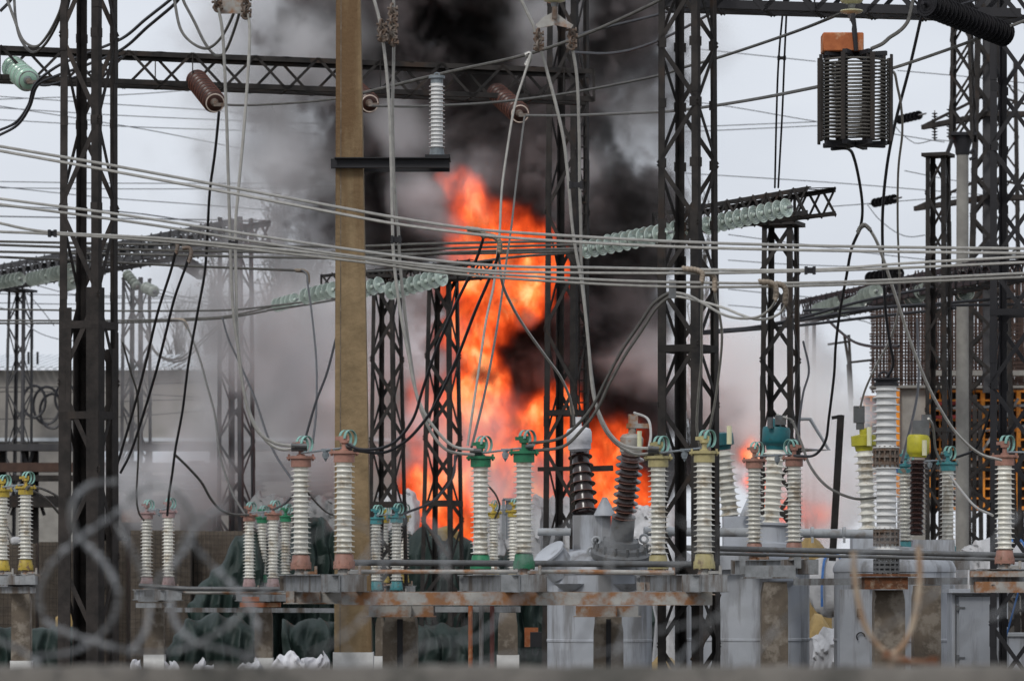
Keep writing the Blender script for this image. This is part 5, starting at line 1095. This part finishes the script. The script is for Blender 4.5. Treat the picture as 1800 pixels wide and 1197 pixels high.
solo('slab_edge', MB().box(P(1722, 656, 91), (m_px(170, 91), .5, m_px(9, 91))).box(P(1665, 680, 90.6), (m_px(270, 91), .4, m_px(4, 91))), M['greyconc'], 'grey slab edge between rebar and formwork', 'slab')
solo('scaffold_tower', MB().bar(P(1492, 640, 88), P(1484, 588, 88), .06, .06).bar(P(1498, 700, 88), P(1492, 588, 88), .06, .06).bar(P(1455, 605, 88), P(1490, 600, 88), .05, .05).bar(P(1490, 637, 88), P(1535, 632, 88), .06, .05).bar(P(1496, 722, 88), P(1492, 640, 88), .1, .1), M['steel'], 'small dark scaffold piece left of the rebar cage', 'scaffold')
dk = thing('site_scaffold', 'dark steel props and rails before the formwork at right', 'scaffold', P(1700, 950, 84))
mb = MB()
for px in (1652, 1668, 1690, 1704, 1712, 1725, 1745, 1760, 1775, 1792): mb.bar(P(px, 1000, 84+g.random()), P(px+g.uniform(-3, 3), 680+g.uniform(0, 160), 84+g.random()), .09, .09)
part('prop', mb, M['steel'], dk)
part('rail', MB().bar(P(1640, 822, 84), P(1800, 826, 84), .1, .08).bar(P(1690, 748, 84), P(1724, 745, 84), .08, .08), M['steel'], dk)
solo('blue_crate', MB().box(P(1590, 825, 80), (m_px(30, 80), .4, m_px(12, 80))).box(P(1590, 817, 80), (m_px(34, 80), .45, .04)), M['blue'], 'blue crate lid behind the teal disconnector', 'crate')

# ------------------------------------------------------------------ foreground: wall, razor wire, rusty bar
d = 9.5; zw = Zp(1171, d)
fwl = thing('boundary_wall', 'rough concrete boundary wall along the bottom of the view', 'wall', (0, d+.09, 0)); g = random.Random(2)
mb = MB(); n = 220; x0, x1 = -3.6, 3.6; vs = []
for i in range(n+1):
    xx = x0+(x1-x0)*i/n; j = g.uniform(-.004, .004)
    for y, z in ((d, 0), (d+g.uniform(-.003, .003), zw-.03), (d+.015, zw+j), (d+.165, zw+g.uniform(-.004, .004)), (d+.18, zw-.03), (d+.18, 0)): vs.append((xx, y, z))
mb.add(vs, [(i*6+k, (i+1)*6+k, (i+1)*6+k+1, i*6+k+1) for i in range(n) for k in range(5)])
part('wall_body', mb, M['wallconc'], fwl)
rz_ = thing('razor_wire_coil', 'blurred coil of galvanised razor wire along the wall top', 'razor wire', (0, d+.1, zw))
strands = [
    [(205,846),(190,846),(160,850),(134,872),(126,900),(130,930),(142,946),(180,985),(203,1025),(207,1060),(192,1098),(158,1130),(120,1146),(60,1152)],
    [(262,850),(215,893),(142,943),(95,985),(69,1040),(72,1075),(90,1098),(140,1118),(200,1136),(260,1146),(310,1142),(352,1128),(400,1100),(430,1070)],
    [(225,872),(262,856),(300,858),(325,884),(338,915),(336,945),(318,975),(285,1010),(262,1050)],
    [(395,890),(352,915),(322,955),(303,1010),(300,1060),(312,1100),(345,1128),(400,1142),(455,1158)],
    [(205,920),(228,960),(250,1005),(262,1060),(255,1110),(225,1150)],
    [(-10,1124),(20,1134),(50,1152),(70,1168)],
    [(325,940),(355,975),(400,1020),(440,1065),(452,1120),(430,1165)],
    [(452,1060),(490,1000),(540,950),(600,918),(640,925),(668,960),(672,1010),(650,1070),(600,1120),(540,1150)],
    [(620,1165),(600,1110),(610,1040),(650,970),(700,918),(742,910),(775,945),(782,1010),(765,1080),(730,1140)],
    [(790,1165),(830,1090),(880,1020),(950,960),(1020,915),(1060,925),(1072,980),(1055,1060),(1010,1140)],
    [(700,1168),(760,1130),(840,1120),(900,1060),(980,1010),(1060,960),(1130,900)],
    [(1080,1168),(1110,1080),(1170,1010),(1230,960),(1290,920),(1310,960),(1290,1040),(1230,1120),(1180,1168)],
    [(1190,910),(1250,960),(1290,1040),(1320,1100),(1300,1168)],
    [(1310,1166),(1370,1100),(1430,1050),(1480,1010),(1530,960),(1580,940)],
    [(1480,1168),(1560,1100),(1620,1060),(1680,1010),(1740,960),(1790,900)],
    [(1660,1166),(1700,1110),(1750,1080),(1810,1060)],
    [(830,1168),(900,1150),(990,1152),(1080,1140),(1150,1110),(1240,1090),(1330,1070)]]
mb, bb = MB(), MB()
for k, s_ in enumerate(strands):
    base = 9.55 if k < 7 else 8.2; pts = [P(x_, y_, base+.16*math.sin(1.3*i+k)) for i, (x_, y_) in enumerate(s_)]; sp = spline(pts, 9)
    mb.tube(sp, .0026 if k < 7 else .0018, 6, smooth=True)
    acc = 0
    for a, b in zip(sp, sp[1:]):
        acc += (b-a).length
        if acc > .055:
            acc = 0; t_ = (b-a).normalized(); u = t_.orthogonal().normalized(); f_ = .72 if k < 7 else .4
            bb.bar(a-t_*.012, a+t_*.012, .018*f_, .012*f_); bb.add([a+u*.017*f_-t_*.022*f_, a+u*.007*f_, a+u*.017*f_+t_*.022*f_, a-u*.017*f_+t_*.022*f_, a-u*.007*f_, a-u*.017*f_-t_*.022*f_], [(0,1,4,5), (1,2,3,4)])
part('wire_strand', mb, M['razor'], rz_); part('barb', bb, M['razor'], rz_)['kind'] = 'stuff'
rbt = thing('rusty_fork', 'rust scaled U shaped bar sticking up from the wall', 'bracket', P(1570, 1171, 13.5))
part('prong', MB().tube(spline([P(1500, 968, 13.5), P(1502, 1005, 13.5), P(1508, 1050, 13.5), P(1520, 1098, 13.5), P(1542, 1132, 13.5), P(1562, 1150, 13.5)], 6), .0108, 10), M['razorust'], rbt)
part('prong', MB().tube(spline([P(1614, 958, 13.5), P(1617, 1010, 13.5), P(1612, 1065, 13.5), P(1600, 1110, 13.5), P(1584, 1138, 13.5), P(1566, 1150, 13.5)], 6), .0108, 10), M['razorust'], rbt)
part('weld', MB().tube([P(1552, 1148, 13.5), P(1566, 1156, 13.5), P(1600, 1162, 13.5), P(1648, 1165, 13.5)], [.02, .022, .012, .014], 8).box(P(1640, 1160, 13.5), (.035, .03, .028)).cyl(P(1566, 1152, 13.5), P(1566, 2270, 13.5), .014, n=8), M['rust'], rbt)
# ------------------------------------------------------------------ smoke and flames: real volumes
class NB:
    def __init__(s, t): s.t = t; s.N = t.nodes; s.L = t.links
    def put(s, sock, v):
        if isinstance(v, bpy.types.NodeSocket): s.L.new(v, sock)
        elif v is not None: sock.default_value = v
    def m(s, op, a, b=None, c=None, clamp=False):
        n = s.N.new('ShaderNodeMath'); n.operation = op; n.use_clamp = clamp
        for i, v in enumerate((a, b, c)): s.put(n.inputs[i], v)
        return n.outputs[0]
    def v(s, op, a, b=None, scale=None):
        n = s.N.new('ShaderNodeVectorMath'); n.operation = op; s.put(n.inputs[0], a); s.put(n.inputs[1], b)
        if scale is not None: s.put(n.inputs['Scale'], scale)
        return n.outputs['Value'] if op in ('DISTANCE', 'LENGTH', 'DOT_PRODUCT') else n.outputs[0]
    def noise(s, vec, scale, detail=4, rough=.55, out=0, ntype='FBM', lac=2.0):
        n = s.N.new('ShaderNodeTexNoise'); n.inputs['Scale'].default_value = scale; n.inputs['Detail'].default_value = detail; n.inputs['Roughness'].default_value = rough; n.inputs['Lacunarity'].default_value = lac
        n.noise_type = ntype; s.L.new(vec, n.inputs['Vector']); return n.outputs[out]
    def mr(s, x, a, b, c=0.0, d=1.0, smooth=False):
        n = s.N.new('ShaderNodeMapRange'); n.interpolation_type = 'SMOOTHSTEP' if smooth else 'LINEAR'
        for i, v in enumerate((x, a, b, c, d)): s.put(n.inputs[i], v)
        return n.outputs[0]
def blobfield(b, pos, blobs):
    "soft union of blobs (px, py, depth, radius px, weight): 1 in the middle, 0 at the rim"
    acc = None
    for px, py, d, r, wt in blobs:
        q = P(px, py, d); rr = m_px(r, d); x = b.v('DISTANCE', pos, tuple(q))
        f = b.m('MULTIPLY_ADD', x, -wt/rr, wt)
        acc = f if acc is None else b.m('SMOOTH_MAX', acc, f, .25)
    return acc
def volume(name, label, cat, lo, hi, vox, field, material, kind='stuff'):
    g = bpy.data.node_groups.new(name + '_field', 'GeometryNodeTree'); g.interface.new_socket('Geometry', in_out='INPUT', socket_type='NodeSocketGeometry'); g.interface.new_socket('Geometry', in_out='OUTPUT', socket_type='NodeSocketGeometry')
    b = NB(g); out = g.nodes.new('NodeGroupOutput'); vc = g.nodes.new('GeometryNodeVolumeCube')
    pos = g.nodes.new('GeometryNodeInputPosition').outputs[0]
    b.put(vc.inputs['Density'], field(b, pos)); vc.inputs['Background'].default_value = 0
    vc.inputs['Min'].default_value = lo; vc.inputs['Max'].default_value = hi
    for k, ax in enumerate('XYZ'): vc.inputs['Resolution ' + ax].default_value = max(8, int((hi[k]-lo[k])/vox))
    sm = g.nodes.new('GeometryNodeSetMaterial'); sm.inputs['Material'].default_value = material
    g.links.new(vc.outputs[0], sm.inputs[0]); g.links.new(sm.outputs[0], out.inputs[0])
    vd = bpy.data.volumes.new(name); vd.materials.append(material); o = bpy.data.objects.new(name, vd); S.collection.objects.link(o)
    md = o.modifiers.new('field', 'NODES'); md.node_group = g
    return tag(o, label, cat, None, kind)
def volmat(name, color, density, aniso=0.0, color2=None, cs=.5):
    m = bpy.data.materials.new(name); m.use_nodes = True; t = m.node_tree; t.nodes.clear(); b = NB(t)
    pv = t.nodes.new('ShaderNodeVolumePrincipled'); o = t.nodes.new('ShaderNodeOutputMaterial'); t.links.new(pv.outputs[0], o.inputs['Volume'])
    at = t.nodes.new('ShaderNodeAttribute'); at.attribute_name = 'density'
    pv.inputs['Color'].default_value = (*color, 1); pv.inputs['Anisotropy'].default_value = aniso; pv.inputs['Density Attribute'].default_value = ''
    t.links.new(b.m('MULTIPLY', at.outputs['Fac'], density), pv.inputs['Density'])
    if color2:
        tc = t.nodes.new('ShaderNodeTexCoord'); mx_ = t.nodes.new('ShaderNodeMix'); mx_.data_type = 'RGBA'; t.links.new(b.mr(b.noise(tc.outputs['Object'], cs, 4, .6), .42, .64), mx_.inputs[0])
        mx_.inputs[6].default_value = (*color, 1); mx_.inputs[7].default_value = (*color2, 1); t.links.new(mx_.outputs[2], pv.inputs['Color'])
    pv.inputs['Absorption Color'].default_value = (0, 0, 0, 1)
    return m
def warp(b, pos, s1, a1, s2, a2):
    n1 = b.v('SUBTRACT', b.noise(pos, s1, 2, out=1), (.5, .5, .5)); n2 = b.v('SUBTRACT', b.noise(pos, s2, 3, out=1), (.5, .5, .5))
    return b.v('ADD', pos, b.v('ADD', b.v('SCALE', n1, scale=a1), b.v('SCALE', n2, scale=a2)))
def smoke_field(blobs, lo=.05, hi=.35, turb=1.0, off=(0, 0, 0), scale=.55, a1=2.2, a2=.9, detail=7, billow=0.0):
    def f(b, pos):
        p = b.v('ADD', pos, off); wv = warp(b, p, .35, a1, 1.1, a2); wv = b.v('SUBTRACT', wv, off)
        base = blobfield(b, wv, blobs); n = b.noise(p, scale, detail, .58)
        x = b.m('MULTIPLY_ADD', b.m('SUBTRACT', n, .5), turb, base)
        if billow:                       # creases between puffs
            x = b.m('MULTIPLY_ADD', b.m('SUBTRACT', b.m('ABSOLUTE', b.m('SUBTRACT', b.noise(wv, .85, 4, .5), .5)), .09), billow, x)
            x = b.m('MULTIPLY_ADD', b.m('SUBTRACT', b.m('ABSOLUTE', b.m('SUBTRACT', b.noise(wv, 2.1, 3, .5), .5)), .09), billow*.6, x)
        return b.m('POWER', b.mr(x, lo, hi, 0, 1, True), 1.4)
    return f
SM = {}
def build_smoke():
    dark = [(780,-60,90,230,1),(650,60,90,140,1),(900,60,90,180,1),(1040,40,90,140,.8),(580,60,91,110,.7),(840,190,90,160,1),(700,220,91,130,.9),(960,270,89,140,1),(1060,370,89,130,1),(1120,430,89,80,.9),(1060,490,88,130,1),
            (965,600,86.5,120,1.1),(1050,640,87,130,1.1),(1090,740,88,110,1),(870,670,83.2,34,.75),(925,560,83.2,30,.6),(985,690,86.5,90,1),(920,640,86.5,70,.9),(1000,790,90,90,.8),(1150,820,90,80,.8),(1260,760,90,80,.8),(1230,820,90,60,.8),(700,420,92,110,.8),(650,330,92,120,.8),(780,330,91,110,.9),(640,600,93,70,.5)]
    dark = [(x, y, d_, r*1.22, w_) for x, y, d_, r, w_ in dark] + [(900,330,90.5,150,1),(940,480,90.5,150,1),(880,600,90.5,150,1),(860,740,90.5,150,.9),(960,860,90.5,150,.9),(1090,880,90.5,120,.9),(800,880,90.5,120,.8),(1130,560,89,90,1),(1130,680,88.5,80,1), (560,190,91.5,110,.35),(560,330,91.5,100,.35),(560,570,91,90,.35),(1090,200,91,100,.5),(1110,60,91.5,110,.5)]
    volume('dark_smoke', 'thick black smoke column rising from the fire', 'smoke', (X(330,90), 82.3, 1), (X(1400,90), 95, Zp(-60,90)), .085, smoke_field(dark, .08, .40, 1.0, billow=2.2), volmat('soot_smoke', (.06,.058,.058), 3.4, 0, (.32,.285,.285), .55))
    grey = [(420,600,81,140,.62),(320,500,82,110,.28),(250,660,82,130,.42),(420,420,82,100,.35),(470,30,90,130,.6),(420,150,91,130,.45),(490,280,90,130,.6),(540,80,89,110,.9),(400,320,91,100,.5),(370,60,92,100,.35),(330,820,84,110,.8),(480,820,87,100,.7),(400,680,90,110,.7),(250,850,84,100,.65),(450,560,92,100,.6),(1090,200,90,110,.8),(700,210,87,90,.7),(960,50,87,100,.7),(580,90,88,100,.7),(840,330,83,60,.5),(780,330,83,70,.7),(770,400,82.5,60,.6),(780,760,80.5,100,.7),(850,740,80.5,70,.55),(860,830,80.5,110,.6),(940,860,80.5,80,.6),(760,640,80.5,60,.8),(800,480,81,50,.6),(620,520,90,110,.8),(600,620,88,120,.8),(540,620,89,110,.8),(470,120,93,130,.8),(430,20,93,120,.8),(520,260,93,130,.8),(560,400,93,110,.8),(520,540,92,120,.8),(480,660,90,130,.8),(400,760,92,110,.7),(560,680,88,110,.9),(640,560,88,90,.8),(700,640,86,90,.8),(690,760,86,80,.7),(560,800,88,100,.9),(430,850,88,70,.5),(1130,120,92,120,.8),(1170,230,92,100,.8),(1110,300,91,80,.8),(1180,30,93,100,.6),(1160,640,85,70,.8),(740,330,86,70,.7),(1010,300,86,80,.5),(1130,900,88,60,.5)]
    grey = [(x, y, d_, r*1.25, w_) for x, y, d_, r, w_ in grey] + [(390,250,94,90,.5),(450,430,93,90,.6),(640,700,86,110,1),(620,830,86,110,.9),(700,560,87,90,.9),(500,880,88,90,.6),(1200,120,93,110,.7),(1190,330,92,90,.7),(1170,430,91,70,.7)]
    volume('grey_smoke', 'thin grey smoke drifting around the black column', 'smoke', (X(130,88), 78.5, 1), (X(1330,90), 97, Zp(-60,90)), .13, smoke_field(grey, .0, .7, .95, (13, 5, 7), billow=1.0), volmat('grey_smoke_mat', (.60,.595,.60), 1.3, 0, (.93,.93,.945), .35))
    white = [(1260,600,82,60,.8),(1300,640,81,80,1),(1280,720,82,70,.9),(1390,640,82,90,.9),(1380,730,80,110,1),(1450,720,80,90,1),(1430,820,79,100,1),(1480,840,79,70,.9),(1340,800,81,80,.9),(1500,760,79,45,.8),(1250,520,84,40,.5),(1500,900,78,60,.8),(1660,870,78,45,.5),(1560,900,78,60,.5),(1440,920,79,80,.9)]
    white = [(x, y, d_, r*1.3, w_) for x, y, d_, r, w_ in white]
    volume('white_smoke', 'bright white smoke billowing behind the slim right mast', 'smoke', (X(1150,80), 74, .5), (X(1760,80), 88, Zp(440,82)), .11, smoke_field(white, .04, .5, .9, (3, 25, 1), a1=1.6, billow=1.8), volmat('pale_smoke', (.994,.993,.992), 1.5, .2))
def fire_mat():
    m = bpy.data.materials.new('flame'); m.use_nodes = True; t = m.node_tree; t.nodes.clear(); b = NB(t)
    at = t.nodes.new('ShaderNodeAttribute'); at.attribute_name = 'density'; dn = at.outputs['Fac']
    tc = t.nodes.new('ShaderNodeTexCoord'); pos = tc.outputs['Object']
    st = b.v('MULTIPLY', pos, (1, 1, .62))
    wv = b.v('ADD', st, b.v('SCALE', b.v('SUBTRACT', b.noise(st, 1.1, 3, .6, 1), (.5, .5, .5)), scale=1.1))
    n1 = b.noise(wv, 1.9, 8, .66); n2 = b.m('ABSOLUTE', b.m('SUBTRACT', b.noise(wv, 2.6, 6, .62), .5)); fil = b.m('SUBTRACT', 1.0, b.m('MULTIPLY', n2, 6.0), clamp=True)
    heat = b.m('ADD', b.m('MULTIPLY', b.mr(n1, .34, .68), .9), b.m('MULTIPLY', fil, .26)); heat = b.m('MULTIPLY', heat, b.mr(dn, .05, .8, .2, 1.2))
    cr = t.nodes.new('ShaderNodeValToRGB'); e = cr.color_ramp; t.links.new(heat, cr.inputs[0])
    cols = [(0, (.05,.004,.001)), (.2, (.22,.017,.004)), (.38, (.60,.058,.012)), (.56, (.95,.118,.022)), (.76, (1.0,.27,.065)), (1, (1.0,.60,.27))]
    e.elements[0].position, e.elements[0].color = cols[0][0], (*cols[0][1], 1); e.elements[1].position, e.elements[1].color = cols[-1][0], (*cols[-1][1], 1)
    for p_, c_ in cols[1:-1]: q = e.elements.new(p_); q.color = (*c_, 1)
    sig = b.m('MULTIPLY', b.m('POWER', b.mr(dn, 0, .6), 1.8), 7.0)
    em = t.nodes.new('ShaderNodeEmission'); t.links.new(cr.outputs[0], em.inputs[0]); b.put(em.inputs[1], b.m('MULTIPLY', sig, b.mr(heat, .15, 1.0, 1.3, 2.3)))
    ab = t.nodes.new('ShaderNodeVolumeAbsorption'); ab.inputs[0].default_value = (0, 0, 0, 1); b.put(ab.inputs[1], sig)
    ad = t.nodes.new('ShaderNodeAddShader'); t.links.new(em.outputs[0], ad.inputs[0]); t.links.new(ab.outputs[0], ad.inputs[1])
    o = t.nodes.new('ShaderNodeOutputMaterial'); t.links.new(ad.outputs[0], o.inputs['Volume']); return m
def build_fire():
    fire = [(820,350,84.5,42,.7),(850,400,84.5,60,.9),(880,440,84,75,1),(930,480,83.5,60,1.1),(900,520,83.5,55,1.1),(950,520,83.5,34,1),(980,470,84,40,.9),(840,500,84,55,1),(850,570,84,50,1),(835,640,84,48,1),(820,700,84,60,.9),(800,770,84.5,70,.8),(860,790,85,80,.8),(920,850,85.5,60,.8),(780,840,85,60,.7),(805,600,84.3,45,.9),(845,680,84,50,1),(930,420,84.5,35,.7),
            (790,870,85,80,1),(850,850,84.5,90,1.1),(890,800,84.5,90,1.1),(840,760,84.5,80,1.1),(780,720,85,60,.8),(1000,830,85.5,70,.9),(940,880,85,80,1),(940,740,84.5,36,.9),(985,730,84.5,36,.8),(960,790,85,45,.7),(1050,850,85.5,60,.9),(1090,870,85.5,50,.9),(1120,850,86,30,.7),(1080,790,86,40,.5)]
    def f(b, pos):
        wv = warp(b, pos, .7, 1.1, 2.2, .45); base = blobfield(b, wv, fire); n = b.noise(b.v('MULTIPLY', wv, (1, 1, .6)), 1.7, 8, .66)
        return b.mr(b.m('MULTIPLY_ADD', b.m('SUBTRACT', n, .5), 1.2, base), -.36, .72, 0, 1)  # wide low end adds dim red emission standing in for firelit smoke
    volume('fire', 'roaring orange flames inside the smoke column', 'fire', (X(690,84), 82, .8), (X(1190,86), 88, Zp(280,85)), .06, f, fire_mat())
    f2 = [(1322,795,80.6,34,.75),(1325,840,80.6,40,.75),(1400,900,79.5,46,.8),(1440,905,79.5,44,.7),(1350,900,79,36,.7)]
    def g2(b, pos):
        wv = warp(b, pos, .7, .6, 2.2, .3); base = blobfield(b, wv, f2); n = b.noise(b.v('MULTIPLY', pos, (1, 1, .6)), 1.6, 6, .6)
        return b.mr(b.m('MULTIPLY_ADD', b.m('SUBTRACT', n, .5), .9, base), .05, .7, 0, 1)
    volume('small_fire', 'small flames glowing behind the teal topped bushing', 'fire', (X(1270,79), 78, 1), (X(1500,80), 81.5, Zp(740,79)), .06, g2, bpy.data.materials['flame'])
build_smoke(); build_fire()
